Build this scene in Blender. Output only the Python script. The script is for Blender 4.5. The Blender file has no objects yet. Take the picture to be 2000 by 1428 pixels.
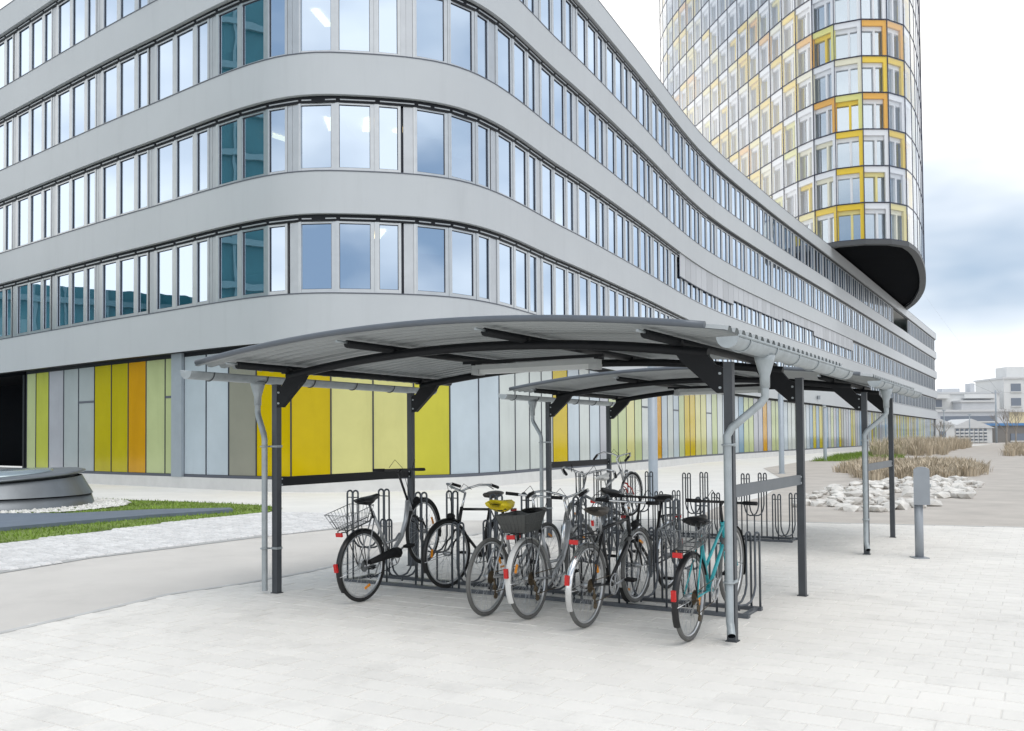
import bpy, math, random
from mathutils import Vector, Matrix

random.seed(7)
sc = bpy.context.scene
col = sc.collection
rad = math.radians

# ------------------------------------------------------------------ camera
cam_d = bpy.data.cameras.new('camera')
cam_d.sensor_width = 36.0
cam_d.lens = 32.4
cam_d.shift_y = 0.0479
cam_d.clip_end = 3000.0
cam = bpy.data.objects.new('camera', cam_d)
col.objects.link(cam)
cam.matrix_world = Matrix.Translation((0, 0, 1.56)) @ Matrix.Rotation(rad(91.5), 4, 'X') @ Matrix.Rotation(rad(-0.45), 4, 'Z')
sc.camera = cam

# ------------------------------------------------------------------ sky
SUN_EL, SUN_ROT = rad(64), rad(155)
world = bpy.data.worlds.new('World')
sc.world = world
world.use_nodes = True
nt = world.node_tree
for n in list(nt.nodes):
    nt.nodes.remove(n)
out = nt.nodes.new('ShaderNodeOutputWorld')
bg = nt.nodes.new('ShaderNodeBackground')
bg2 = nt.nodes.new('ShaderNodeBackground')
mixs = nt.nodes.new('ShaderNodeMixShader')
sky = nt.nodes.new('ShaderNodeTexSky')
sky.sky_type = 'NISHITA'
sky.sun_disc = False
sky.sun_elevation = SUN_EL
sky.sun_rotation = SUN_ROT
sky.air_density = 1.0
sky.dust_density = 2.0
nt.links.new(sky.outputs[0], bg.inputs[0])
bg.inputs[1].default_value = 0.12
SKY_LOC = (-3.35, -0.66, 13.69)
tc = nt.nodes.new('ShaderNodeTexCoord')
mp = nt.nodes.new('ShaderNodeMapping')
mp.inputs['Scale'].default_value = (1.0, 1.0, 2.4)
mp.inputs['Location'].default_value = SKY_LOC
nz = nt.nodes.new('ShaderNodeTexNoise')
nz.inputs['Scale'].default_value = 1.5
nz.inputs['Detail'].default_value = 5.0
nz.inputs['Roughness'].default_value = 0.45
nt.links.new(tc.outputs['Generated'], mp.inputs[0])
nt.links.new(mp.outputs[0], nz.inputs['Vector'])
cr = nt.nodes.new('ShaderNodeValToRGB')
cr.color_ramp.elements[0].position = 0.40
cr.color_ramp.elements[0].color = (0.265, 0.345, 0.445, 1)
cr.color_ramp.elements[1].position = 0.58
cr.color_ramp.elements[1].color = (1.0, 0.982, 0.955, 1)
nt.links.new(nz.outputs[0], cr.inputs[0])
# pale haze towards the horizon, all the way round
sp = nt.nodes.new('ShaderNodeSeparateXYZ')
nt.links.new(tc.outputs['Generated'], sp.inputs[0])
hz = nt.nodes.new('ShaderNodeMapRange')
hz.inputs[1].default_value = 0.07
hz.inputs[2].default_value = 0.125
hz.inputs[3].default_value = 0.88
hz.inputs[4].default_value = 0.0
nt.links.new(sp.outputs['Z'], hz.inputs[0])
hm = nt.nodes.new('ShaderNodeMix')
hm.data_type = 'RGBA'
nt.links.new(hz.outputs[0], hm.inputs['Factor'])
nt.links.new(cr.outputs[0], hm.inputs['A'])
hm.inputs['B'].default_value = (0.82, 0.835, 0.85, 1)
nt.links.new(hm.outputs['Result'], bg2.inputs[0])
bg2.inputs[1].default_value = 1.08
mixs.inputs[0].default_value = 0.93
nt.links.new(bg.outputs[0], mixs.inputs[1])
nt.links.new(bg2.outputs[0], mixs.inputs[2])
nt.links.new(mixs.outputs[0], out.inputs[0])

# ------------------------------------------------------------------ sun
sun_d = bpy.data.lights.new('sun', 'SUN')
sun_d.energy = 0.65
sun_d.angle = rad(40)
sun_d.color = (1.0, 0.97, 0.93)
sun = bpy.data.objects.new('sun', sun_d)
col.objects.link(sun)
sdir = Vector((math.sin(SUN_ROT) * math.cos(SUN_EL), math.cos(SUN_ROT) * math.cos(SUN_EL), math.sin(SUN_EL)))
sun.rotation_euler = sdir.to_track_quat('Z', 'Y').to_euler()
sun.location = (0, 0, 60)

sc.view_settings.view_transform = 'Standard'
sc.view_settings.look = 'None'
sc.view_settings.exposure = 0.66
sc.view_settings.gamma = 1.0
sc.view_settings.use_curve_mapping = False
sc.render.engine = 'CYCLES'
sc.cycles.use_denoising = True
sc.cycles.max_bounces = 8
sc.cycles.diffuse_bounces = 4
sc.cycles.glossy_bounces = 4
sc.cycles.transparent_max_bounces = 12
sc.cycles.sample_clamp_indirect = 6.0

# ------------------------------------------------------------------ materials
MATS = {}


def mat(name, c, rough=0.5, metal=0.0, var=0.0, vscale=3.0, bump=0.0, bscale=40.0, spec=0.5, coat=0.0, island=0.0, emit=0.0, obj_rand=0.0, stain_sheen=None):
    if name in MATS:
        return MATS[name]
    m = bpy.data.materials.new(name)
    m.use_nodes = True
    t = m.node_tree
    b = t.nodes['Principled BSDF']
    b.inputs['Base Color'].default_value = (*c, 1)
    b.inputs['Roughness'].default_value = rough
    b.inputs['Metallic'].default_value = metal
    b.inputs['Specular IOR Level'].default_value = spec
    if coat:
        b.inputs['Coat Weight'].default_value = coat
        b.inputs['Coat Roughness'].default_value = 0.03
    if emit:
        b.inputs['Emission Color'].default_value = (*c, 1)
        b.inputs['Emission Strength'].default_value = emit
    geo = None
    last = None
    if var or bump or island or obj_rand:
        geo = t.nodes.new('ShaderNodeNewGeometry')
    if var:
        n = t.nodes.new('ShaderNodeTexNoise')
        n.inputs['Scale'].default_value = vscale
        n.inputs['Detail'].default_value = 6
        n.inputs['Roughness'].default_value = 0.62
        t.links.new(geo.outputs['Position'], n.inputs['Vector'])
        mr = t.nodes.new('ShaderNodeMapRange')
        mr.inputs[1].default_value = 0.3
        mr.inputs[2].default_value = 0.7
        mr.inputs[3].default_value = 1 - var
        mr.inputs[4].default_value = 1 + var
        t.links.new(n.outputs[0], mr.inputs[0])
        last = mr.outputs[0]
        if stain_sheen:
            n2 = t.nodes.new('ShaderNodeTexNoise')
            n2.inputs['Scale'].default_value = stain_sheen[0]
            n2.inputs['Detail'].default_value = 8
            n2.inputs['Roughness'].default_value = 0.7
            mpn = t.nodes.new('ShaderNodeMapping')
            mpn.inputs['Scale'].default_value = stain_sheen[2]
            t.links.new(geo.outputs['Position'], mpn.inputs[0])
            t.links.new(mpn.outputs[0], n2.inputs['Vector'])
            m2 = t.nodes.new('ShaderNodeMapRange')
            m2.inputs[1].default_value = 0.52
            m2.inputs[2].default_value = 0.74
            m2.inputs[3].default_value = 1.0
            m2.inputs[4].default_value = 1 - stain_sheen[1]
            t.links.new(n2.outputs[0], m2.inputs[0])
            mu2 = t.nodes.new('ShaderNodeMath')
            mu2.operation = 'MULTIPLY'
            t.links.new(last, mu2.inputs[0])
            t.links.new(m2.outputs[0], mu2.inputs[1])
            last = mu2.outputs[0]
    if island or obj_rand:
        oi = t.nodes.new('ShaderNodeObjectInfo')
        ad = t.nodes.new('ShaderNodeMath')
        ad.operation = 'ADD'
        t.links.new(geo.outputs['Random Per Island'], ad.inputs[0])
        t.links.new(oi.outputs['Random'], ad.inputs[1])
        fr = t.nodes.new('ShaderNodeMath')
        fr.operation = 'FRACT'
        t.links.new(ad.outputs[0], fr.inputs[0])
        mr = t.nodes.new('ShaderNodeMapRange')
        k = island or obj_rand
        mr.inputs[3].default_value = 1 - k
        mr.inputs[4].default_value = 1 + k
        t.links.new(fr.outputs[0], mr.inputs[0])
        if last:
            mu = t.nodes.new('ShaderNodeMath')
            mu.operation = 'MULTIPLY'
            t.links.new(last, mu.inputs[0])
            t.links.new(mr.outputs[0], mu.inputs[1])
            last = mu.outputs[0]
        else:
            last = mr.outputs[0]
    if last:
        vm = t.nodes.new('ShaderNodeVectorMath')
        vm.operation = 'SCALE'
        vm.inputs[0].default_value = c
        t.links.new(last, vm.inputs['Scale'])
        t.links.new(vm.outputs[0], b.inputs['Base Color'])
    if bump:
        n = t.nodes.new('ShaderNodeTexNoise')
        n.inputs['Scale'].default_value = bscale
        n.inputs['Detail'].default_value = 5
        t.links.new(geo.outputs['Position'], n.inputs['Vector'])
        bp = t.nodes.new('ShaderNodeBump')
        bp.inputs['Strength'].default_value = bump
        bp.inputs['Distance'].default_value = 0.02
        t.links.new(n.outputs[0], bp.inputs['Height'])
        t.links.new(bp.outputs[0], b.inputs['Normal'])
    MATS[name] = m
    return m


def glass(name, refl, through, fac, rough=0.0, fresnel=False, wob=0.0):
    """coated glazing: part mirror, part clear"""
    if name in MATS:
        return MATS[name]
    m = bpy.data.materials.new(name)
    m.use_nodes = True
    t = m.node_tree
    t.nodes.remove(t.nodes['Principled BSDF'])
    o = t.nodes['Material Output']
    g = t.nodes.new('ShaderNodeBsdfGlossy')
    g.inputs['Color'].default_value = (*refl, 1)
    g.inputs['Roughness'].default_value = rough
    tr = t.nodes.new('ShaderNodeBsdfTransparent')
    tr.inputs['Color'].default_value = (*through, 1)
    mx = t.nodes.new('ShaderNodeMixShader')
    lw = t.nodes.new('ShaderNodeLayerWeight')
    lw.inputs['Blend'].default_value = 0.5
    pw = t.nodes.new('ShaderNodeMath')
    pw.operation = 'POWER'
    pw.inputs[1].default_value = 2.1 if fresnel else 2.0
    t.links.new(lw.outputs['Facing'], pw.inputs[0])
    mr = t.nodes.new('ShaderNodeMapRange')
    mr.inputs[3].default_value = fac
    mr.inputs[4].default_value = 0.97 if fresnel else min(1.0, fac + 0.25)
    t.links.new(pw.outputs[0], mr.inputs[0])
    t.links.new(mr.outputs[0], mx.inputs[0])
    if wob:
        geo = t.nodes.new('ShaderNodeNewGeometry')
        n = t.nodes.new('ShaderNodeTexNoise')
        n.inputs['Scale'].default_value = 0.9
        n.inputs['Detail'].default_value = 1
        t.links.new(geo.outputs['Position'], n.inputs['Vector'])
        bp = t.nodes.new('ShaderNodeBump')
        bp.inputs['Strength'].default_value = wob
        bp.inputs['Distance'].default_value = 0.05
        t.links.new(n.outputs[0], bp.inputs['Height'])
        t.links.new(bp.outputs[0], g.inputs['Normal'])
    t.links.new(tr.outputs[0], mx.inputs[1])
    t.links.new(g.outputs[0], mx.inputs[2])
    t.links.new(mx.outputs[0], o.inputs[0])
    MATS[name] = m
    return m


M_PAVER = mat('paver_concrete', (0.755, 0.732, 0.69), 0.9, var=0.06, vscale=0.55, bump=0.25, bscale=90, island=0.03, stain_sheen=(1.6, 0.16, (1, 1, 1)))
M_GROUND = mat('ground_concrete', (0.70, 0.69, 0.66), 0.95, var=0.06, vscale=0.8, bump=0.2, bscale=60)
M_JOINT = mat('joint_sand', (0.68, 0.66, 0.625), 0.95, var=0.1, vscale=9)
M_PATH = mat('path_asphalt', (0.60, 0.575, 0.54), 0.92, var=0.05, vscale=1.1, bump=0.3, bscale=140, stain_sheen=(0.9, 0.12, (1, 1, 1)))
M_SAND = mat('gravel_sand', (0.47, 0.435, 0.395), 0.95, var=0.13, vscale=0.9, bump=0.5, bscale=30)
M_COBBLE = mat('cobble_granite', (0.64, 0.635, 0.63), 0.85, var=0.1, vscale=6, bump=0.3, bscale=60, island=0.09)
M_GRASS = mat('lawn_blade', (0.16, 0.25, 0.03), 0.7, var=0.45, vscale=0.8, island=0.35)
M_SOIL = mat('lawn_soil', (0.15, 0.21, 0.04), 0.9, var=0.4, vscale=1.3)
M_PEBBLE = mat('white_pebble', (0.62, 0.61, 0.58), 0.8, island=0.22)
M_ROCK = mat('white_rock', (0.62, 0.60, 0.565), 0.85, var=0.22, vscale=3, bump=0.6, bscale=9, obj_rand=0.12)
M_DRY = mat('dry_grass', (0.50, 0.425, 0.32), 0.8, island=0.35)
M_TWIG = mat('dry_stem', (0.30, 0.23, 0.15), 0.85, island=0.3)
M_PLINTH = mat('plinth_render', (0.62, 0.62, 0.61), 0.9, var=0.06, vscale=2, bump=0.3, bscale=30)
M_CLAD = mat('fascia_cladding', (0.47, 0.497, 0.52), 0.42, var=0.03, vscale=0.35, spec=0.5, stain_sheen=(0.9, 0.05, (2.4, 2.4, 0.2)))
M_FRAME = mat('window_frame_aluminium', (0.52, 0.54, 0.555), 0.32, metal=0.75, var=0.05, vscale=4)
M_PANELM = mat('window_panel_aluminium', (0.48, 0.50, 0.52), 0.36, metal=0.75, var=0.06, vscale=2)
M_DARK = mat('dark_metal', (0.010, 0.012, 0.016), 0.5, var=0.2, vscale=3, spec=0.25)
M_GASKET = mat('gasket_black', (0.02, 0.024, 0.04), 0.5)
M_HEAD = mat('blind_rail', (0.42, 0.44, 0.46), 0.4, metal=0.4)
M_SILL = mat('sill_shadow_flashing', (0.09, 0.10, 0.125), 0.5)
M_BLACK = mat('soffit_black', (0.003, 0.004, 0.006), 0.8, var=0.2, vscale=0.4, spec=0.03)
M_WHITEIN = mat('office_interior', (0.62, 0.65, 0.66), 0.8, var=0.15, vscale=0.7)
M_CEIL = mat('office_ceiling', (0.70, 0.70, 0.68), 0.8)
M_LAMP = mat('office_lamp', (1.0, 0.80, 0.42), 0.5, emit=2.5)
M_BLIND = mat('roller_blind', (0.75, 0.77, 0.76), 0.8)
M_PANE = glass('office_glass', (0.64, 0.75, 0.89), (0.40, 0.53, 0.56), 0.76, wob=0.05)
M_TPANE = glass('tower_glass', (0.74, 0.82, 0.90), (0.40, 0.50, 0.58), 0.62)
M_TSKIN = glass('tower_outer_glass', (1, 1, 1), (0.97, 0.985, 0.99), 0.025, fresnel=True)
M_STEEL = mat('shelter_steel', (0.06, 0.067, 0.076), 0.5, metal=0.1, var=0.12, vscale=6)
M_BEAM = mat('shelter_beam', (0.008, 0.009, 0.011), 0.5, spec=0.25, var=0.15, vscale=6)
M_BAR = mat('shelter_crossbar', (0.13, 0.145, 0.16), 0.45, metal=0.3, var=0.08, vscale=5)
M_ZINC = mat('galvanised_zinc', (0.36, 0.395, 0.41), 0.48, metal=0.35, var=0.14, vscale=7)
M_SHEET = mat('roof_sheet', (0.33, 0.35, 0.355), 0.5, metal=0.2, var=0.06, vscale=1.5)
M_TRIM = mat('roof_edge_tube', (0.12, 0.135, 0.155), 0.4, metal=0.4, var=0.08, vscale=4)
M_FIXT = mat('lamp_housing', (0.42, 0.44, 0.44), 0.45, var=0.06, vscale=5)
M_DIFF = mat('lamp_diffuser', (0.62, 0.64, 0.63), 0.35)
M_RACK = mat('rack_steel', (0.11, 0.122, 0.138), 0.4, metal=0.35, var=0.15, vscale=9)
M_POLE = mat('pole_paint', (0.33, 0.375, 0.42), 0.45, metal=0.15, var=0.05, vscale=3)
M_BOX = mat('pedestal_paint', (0.30, 0.325, 0.355), 0.45, metal=0.15, var=0.06, vscale=4)
M_DRUM = mat('drum_zinc', (0.16, 0.175, 0.19), 0.36, metal=0.5, var=0.14, vscale=1.4)
M_SLATE = mat('slate_slab', (0.125, 0.155, 0.20), 0.55, var=0.12, vscale=3)


def painted_glass(name, c):
    return mat('glass_' + name, c, 0.10, var=0.06, vscale=0.7, spec=0.2, stain_sheen=(0.8, 0.10, (1.6, 1.6, 0.2)))  # soft vertical streaks put reflections and depth behind the glass into the colour


PG = {
    'gold': painted_glass('gold', (0.54, 0.40, 0.001)),
    'olive': painted_glass('olive', (0.44, 0.38, 0.006)),
    'amber': painted_glass('amber', (0.56, 0.29, 0.006)),
    'lime': painted_glass('lime', (0.45, 0.48, 0.07)),
    'limey': painted_glass('lime_yellow', (0.50, 0.47, 0.05)),
    'pgreen': painted_glass('pale_green', (0.46, 0.52, 0.27)),
    'pyellow': painted_glass('pale_yellow', (0.56, 0.54, 0.22)),
    'grey': painted_glass('grey', (0.38, 0.42, 0.43)),
    'lilac': painted_glass('lilac_grey', (0.40, 0.41, 0.45)),
    'blue': painted_glass('pale_blue', (0.46, 0.53, 0.58)),
    'white': painted_glass('milky', (0.52, 0.56, 0.54)),
    'taupe': painted_glass('taupe', (0.27, 0.27, 0.22)),
    'steel': painted_glass('steel_blue', (0.20, 0.32, 0.42)),
}
TC = {
    'white': mat('reveal_white', (0.80, 0.80, 0.83), 0.5),
    'cream': mat('reveal_cream', (0.82, 0.77, 0.60), 0.5),
    'lime': mat('reveal_lime', (0.76, 0.72, 0.24), 0.5),
    'yellow': mat('reveal_yellow', (0.84, 0.58, 0.015), 0.5),
    'pale': mat('reveal_pale_yellow', (0.82, 0.70, 0.28), 0.5),
    'orange': mat('reveal_orange', (0.80, 0.40, 0.03), 0.5),
}
M_TMULL = mat('tower_mullion', (0.03, 0.035, 0.07), 0.45)


# ------------------------------------------------------------------ mesh builder
class MB:
    def __init__(s):
        s.v, s.f, s.m, s.s = [], [], [], []

    def add(s, vs, fs, mi=0, smooth=False, T=None):
        o = len(s.v)
        if T is not None:
            vs = [T @ Vector(p) for p in vs]
        s.v += [tuple(p) for p in vs]
        for f in fs:
            s.f.append(tuple(i + o for i in f))
            s.m.append(mi)
            s.s.append(smooth)
        return s

    def box(s, a, b, mi=0, T=None):
        x0, y0, z0 = a
        x1, y1, z1 = b
        vs = [(x0, y0, z0), (x1, y0, z0), (x1, y1, z0), (x0, y1, z0), (x0, y0, z1), (x1, y0, z1), (x1, y1, z1), (x0, y1, z1)]
        return s.add(vs, [(0, 3, 2, 1), (4, 5, 6, 7), (0, 1, 5, 4), (1, 2, 6, 5), (2, 3, 7, 6), (3, 0, 4, 7)], mi, False, T)

    def tube(s, pts, r, n=8, closed=False, mi=0, cap=True, T=None, rr=None):
        pts = [Vector(p) for p in pts]
        k = len(pts)
        rings = []
        up = Vector((0, 0, 1))
        prev = None
        for i, p in enumerate(pts):
            if closed:
                d = (pts[(i + 1) % k] - pts[i - 1])
            else:
                d = pts[min(i + 1, k - 1)] - pts[max(i - 1, 0)]
            if d.length < 1e-9:
                d = Vector((0, 0, 1))
            d.normalize()
            if prev is None:
                a = d.cross(up)
                if a.length < 1e-3:
                    a = d.cross(Vector((1, 0, 0)))
            else:
                a = prev - d * prev.dot(d)
                if a.length < 1e-4:
                    a = d.cross(up)
            a.normalize()
            prev = a
            b = d.cross(a)
            R = rr[i] if rr else r
            rings.append([p + (a * math.cos(2 * math.pi * j / n) + b * math.sin(2 * math.pi * j / n)) * R for j in range(n)])
        vs = [q for ring in rings for q in ring]
        fs = []
        for i in range(k if closed else k - 1):
            i2 = (i + 1) % k
            for j in range(n):
                j2 = (j + 1) % n
                fs.append((i * n + j, i * n + j2, i2 * n + j2, i2 * n + j))
        s.add(vs, fs, mi, True, T)
        if cap and not closed:
            o = len(s.v) - len(vs)
            s.f.append(tuple(o + j for j in reversed(range(n))))
            s.m.append(mi)
            s.s.append(False)
            s.f.append(tuple(o + (k - 1) * n + j for j in range(n)))
            s.m.append(mi)
            s.s.append(False)
        return s

    def prism(s, poly, z0, z1, mi=0):
        n = len(poly)
        vs = [(x, y, z0) for x, y in poly] + [(x, y, z1) for x, y in poly]
        fs = [tuple(range(n, 2 * n)), tuple(reversed(range(n)))]
        for i in range(n):
            j = (i + 1) % n
            fs.append((i, j, n + j, n + i))
        return s.add(vs, fs, mi)

    def lathe(s, prof, n=48, mi=0, T=None, smooth=True):
        vs = [(r * math.cos(2 * math.pi * j / n), r * math.sin(2 * math.pi * j / n), z) for r, z in prof for j in range(n)]
        fs = []
        for i in range(len(prof) - 1):
            for j in range(n):
                j2 = (j + 1) % n
                fs.append((i * n + j, i * n + j2, (i + 1) * n + j2, (i + 1) * n + j))
        return s.add(vs, fs, mi, smooth, T)

    def mesh(s, name, mats):
        me = bpy.data.meshes.new(name)
        me.from_pydata(s.v, [], s.f)
        if not isinstance(mats, (list, tuple)):
            mats = [mats]
        for m in mats:
            me.materials.append(m)
        me.polygons.foreach_set('material_index', s.m)
        me.polygons.foreach_set('use_smooth', s.s)
        me.update()
        return me

    def build(s, name, mats, parent=None, kind=None):
        return link(name, s.mesh(name, mats), parent, kind)


INV = {}


def link(name, me, parent=None, kind=None, M=None, local=False):
    o = bpy.data.objects.new(name, me)
    col.objects.link(o)
    if parent is not None:
        o.parent = parent
        if parent.name in INV and not local:
            o.matrix_parent_inverse = INV[parent.name]
    if M is not None:
        o.matrix_basis = M
    if kind:
        o['kind'] = kind
    return o


def tag(o, label, cat, group=None):
    o['label'] = label
    o['category'] = cat
    if group:
        o['group'] = group
    return o


def thing(name, label, cat, loc=(0, 0, 0), group=None):
    """Empty whose children are given in world coordinates"""
    o = bpy.data.objects.new(name, None)
    col.objects.link(o)
    o.location = loc
    o.empty_display_size = 0.2
    INV[o.name] = Matrix.Translation(-Vector(loc))
    return tag(o, label, cat, group)


def sheet(name, poly, z, m, kind='structure'):
    b = MB()
    b.add([(x, y, z) for x, y in poly], [tuple(range(len(poly)))])
    o = b.build(name, m, None, kind)
    return o


# ------------------------------------------------------------------ shelter frame of reference (plan)
E1 = Vector((0.863, -0.505, 0)).normalized()
E2 = Vector((0.505, 0.863, 0)).normalized()
OS = Vector((-2.42, 9.474, 0))


def W(u, v, z=0.0):
    return OS + E1 * u + E2 * v + Vector((0, 0, z))


FR = Matrix(((E1.x, E2.x, 0, OS.x), (E1.y, E2.y, 0, OS.y), (0, 0, 1, 0), (0, 0, 0, 1)))   # (u, v, z) -> world


def inside(poly, x, y):
    r = False
    n = len(poly)
    for i in range(n):
        x1, y1 = poly[i]
        x2, y2 = poly[i - 1]
        if (y1 > y) != (y2 > y) and x < (x2 - x1) * (y - y1) / (y2 - y1) + x1:
            r = not r
    return r


# ================================================================== GROUND
b = MB()
b.add([(-900, -300, -0.012), (1200, -300, -0.012), (1200, 1500, -0.012), (-900, 1500, -0.012)], [(0, 1, 2, 3)])
b.build('ground', M_GROUND, None, 'structure')

SAND = [(3.4, 17.6), (5.2, 16.83), (8.61, 15.58), (14, 13.5), (120, -26), (330, 120), (330, 420), (90, 260), (78, 150), (36, 88), (19.5, 60.5), (12.5, 46), (9.5, 32), (6.5, 24), (4.5, 20.5)]
sheet('sand_ground', SAND, -0.004, M_SAND)
PATH = [(-9.5, -3.5), (-4.23, 7.63), (-3.84, 8.64), (-3.53, 9.48), (-2.98, 10.12), (-2.5, 10.9), (-2.0, 11.97), (-1.1, 14.2), (0.6, 17.6),
        (-1.9, 17.9), (-3.22, 16.08), (-4.02, 15.05), (-5.0, 13.44), (-5.66, 12.44), (-6.13, 11.05), (-9.0, 5.0), (-14, -3.5)]
sheet('path', PATH, -0.0045, M_PATH)
M_EDGE = mat('edging_concrete', (0.52, 0.52, 0.51), 0.9, var=0.1, vscale=3)


def edging(name, pts, w=0.07, z=0.006):
    b = MB()
    ps = [Vector((x, y, 0)) for x, y in pts]
    L, Rr = [], []
    for i, q in enumerate(ps):
        d = (ps[min(i + 1, len(ps) - 1)] - ps[max(i - 1, 0)]).normalized()
        nn = Vector((d.y, -d.x, 0)) * w / 2
        L.append(q - nn)
        Rr.append(q + nn)
    k = len(ps)
    vs = [v + Vector((0, 0, -0.02)) for v in L + Rr] + [v + Vector((0, 0, z)) for v in L + Rr]
    fs = []
    for i in range(k - 1):
        fs.append((2 * k + i, 3 * k + i, 3 * k + i + 1, 2 * k + i + 1))
        fs.append((i, 2 * k + i, 2 * k + i + 1, i + 1))
        fs.append((k + i, k + i + 1, 3 * k + i + 1, 3 * k + i))
    b.add(vs, fs)
    b.build(name, M_EDGE, None, 'structure')


edging('path_edging', [(-9.5, -3.5), (-4.2, 7.63), (-3.81, 8.64), (-3.5, 9.48), (-2.95, 10.12), (-2.47, 10.9), (-1.97, 11.97), (-1.07, 14.2), (0.6, 17.6)])
edging('sand_edging', [(0.6, 17.6), (3.4, 17.58), (5.2, 16.8), (8.61, 15.55), (14, 13.47)])

# paving: running bond of pavers laid along the shelter
PAVE = [(-9.3, -3.5), (-4.18, 7.6), (-3.79, 8.6), (-3.48, 9.44), (-2.93, 10.08), (-2.45, 10.86), (-1.95, 11.93), (-1.05, 14.1), (0.65, 17.5), (3.4, 17.55), (5.2, 16.78), (8.6, 15.53), (14, 13.45), (14, -3.5)]
paving = sheet('paving', PAVE, -0.0035, M_JOINT)
PL, PW, GAP = 0.30, 0.20, 0.0045
cells = []
ci, si = OS.x, OS.y
for r in range(-75, 60):
    for c in range(-60, 60):
        u = c * PL + (r % 2) * PL * 0.5
        v = r * PW
        p = W(u + PL / 2, v + PW / 2)
        if p.y < 1.9 or abs(p.x) > 1.0 + 0.62 * p.y or not inside(PAVE, p.x, p.y):
            continue
        cells.append((p.y, u, v, p.x))
cells.sort()


def paver_geo(b, u, v, dz, T):
    x0, x1, y0, y1 = u + GAP / 2, u + PL - GAP / 2, v + GAP / 2, v + PW - GAP / 2
    e = 0.004
    vs = [(x0, y0, -0.012), (x1, y0, -0.012), (x1, y1, -0.012), (x0, y1, -0.012), (x0 + e, y0 + e, dz), (x1 - e, y0 + e, dz), (x1 - e, y1 - e, dz), (x0 + e, y1 - e, dz)]
    b.add(vs, [(4, 5, 6, 7), (0, 1, 5, 4), (1, 2, 6, 5), (2, 3, 7, 6), (3, 0, 4, 7)], 0, False, T)


pb = MB()
paver_geo(pb, -PL / 2, -PW / 2, 0.0, None)
pme = pb.mesh('paver', M_PAVER)
vis = [c for c in cells if c[0] > 3.35 and abs(c[3]) < 0.57 * c[0]]
near = set((c[1], c[2]) for c in vis[:300])
rest = MB()
for y, u, v, x in cells:
    dz = random.uniform(-0.0015, 0.0015)
    if (u, v) in near:
        R = FR @ Matrix.Translation((u + PL / 2, v + PW / 2, dz))
        link('paver', pme, paving, None, R)
    else:
        paver_geo(rest, u, v, dz, FR)
rest.build('far_pavers', M_PAVER, paving, 'stuff')

# cobbled strip between path and lawn
COB = [(-6.13, 11.05), (-5.66, 12.44), (-5.0, 13.44), (-4.02, 15.05), (-3.22, 16.08), (-2.3, 17.3), (-3.6, 19.6), (-5.2, 20.0), (-5.87, 19.2), (-6.52, 18.07), (-7.26, 15.96), (-7.93, 14.29), (-8.1, 13.77), (-9.4, 10.4), (-8.0, 7.3)]
strip = sheet('cobble_strip', COB, 0.001, mat('cobble_joint', (0.40, 0.40, 0.39), 0.95, var=0.1, vscale=9))
cd = Vector((3.1, 5.3, 0)).normalized()
cn = Vector((cd.y, -cd.x, 0))
CT = Matrix(((cn.x, cd.x, 0, -8.5), (cn.y, cd.y, 0, 9.0), (0, 0, 1, 0), (0, 0, 0, 1)))
CU, CV = 0.24, 0.145
cb = MB()


def cobble_geo(b, u, v, T, dz):
    g = 0.014
    x0, x1, y0, y1 = u - CU / 2 + g, u + CU / 2 - g, v - CV / 2 + g, v + CV / 2 - g
    e = 0.02
    vs = [(x0, y0, 0.0), (x1, y0, 0.0), (x1, y1, 0.0), (x0, y1, 0.0), (x0 + e, y0 + e, dz), (x1 - e, y0 + e, dz), (x1 - e, y1 - e, dz), (x0 + e, y1 - e, dz)]
    b.add(vs, [(4, 5, 6, 7), (0, 1, 5, 4), (1, 2, 6, 5), (2, 3, 7, 6), (3, 0, 4, 7)], 0, False, T)


cobble_geo(cb, 0, 0, None, 0.024)
cme = cb.mesh('cobble', M_COBBLE)
cc = []
for i in range(-14, 26):
    for j in range(-10, 100):
        p = CT @ Vector((i * CU, j * CV + (i % 2) * CV * 0.5, 0))
        if inside(COB, p.x, p.y) and inside(COB, p.x + 0.08, p.y - 0.05) and inside(COB, p.x - 0.1, p.y + 0.05):
            cc.append((p.y, i * CU, j * CV + (i % 2) * CV * 0.5, p.x))
cc.sort()
cvis = [c for c in cc if c[3] > -0.57 * c[0]]
cnear = set((c[1], c[2]) for c in cvis[:300])
rest = MB()
for y, u, v, x in cc:
    if (u, v) in cnear:
        link('cobble', cme, strip, None, CT @ Matrix.Translation((u, v, random.uniform(-0.004, 0.004))) @ Matrix.Rotation(random.uniform(-0.03, 0.03), 4, 'Z'))
    else:
        cobble_geo(rest, u, v, CT, 0.024 + random.uniform(-0.004, 0.004))
rest.build('far_cobbles', M_COBBLE, strip, 'stuff')


# lawns
def lawn(name, poly, n, label, h=0.05, z=0.004):
    sheet(name + '_soil', poly, z, M_SOIL)
    xs = [p[0] for p in poly]
    ys = [p[1] for p in poly]
    b = MB()
    while n:
        x, y = random.uniform(min(xs), max(xs)), random.uniform(min(ys), max(ys))
        if not inside(poly, x, y):
            continue
        n -= 1
        a = random.uniform(0, 6.28)
        w = random.uniform(0.006, 0.014)
        l = random.uniform(0.5, 1.3) * h
        lx, ly = random.uniform(-0.6, 0.6) * l, random.uniform(-0.6, 0.6) * l
        b.add([(x - w * math.cos(a), y - w * math.sin(a), z), (x + w * math.cos(a), y + w * math.sin(a), z), (x + lx, y + ly, z + l)], [(0, 1, 2)])
    o = b.build(name, M_GRASS, None, 'stuff')
    tag(o, label, 'grass')


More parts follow.
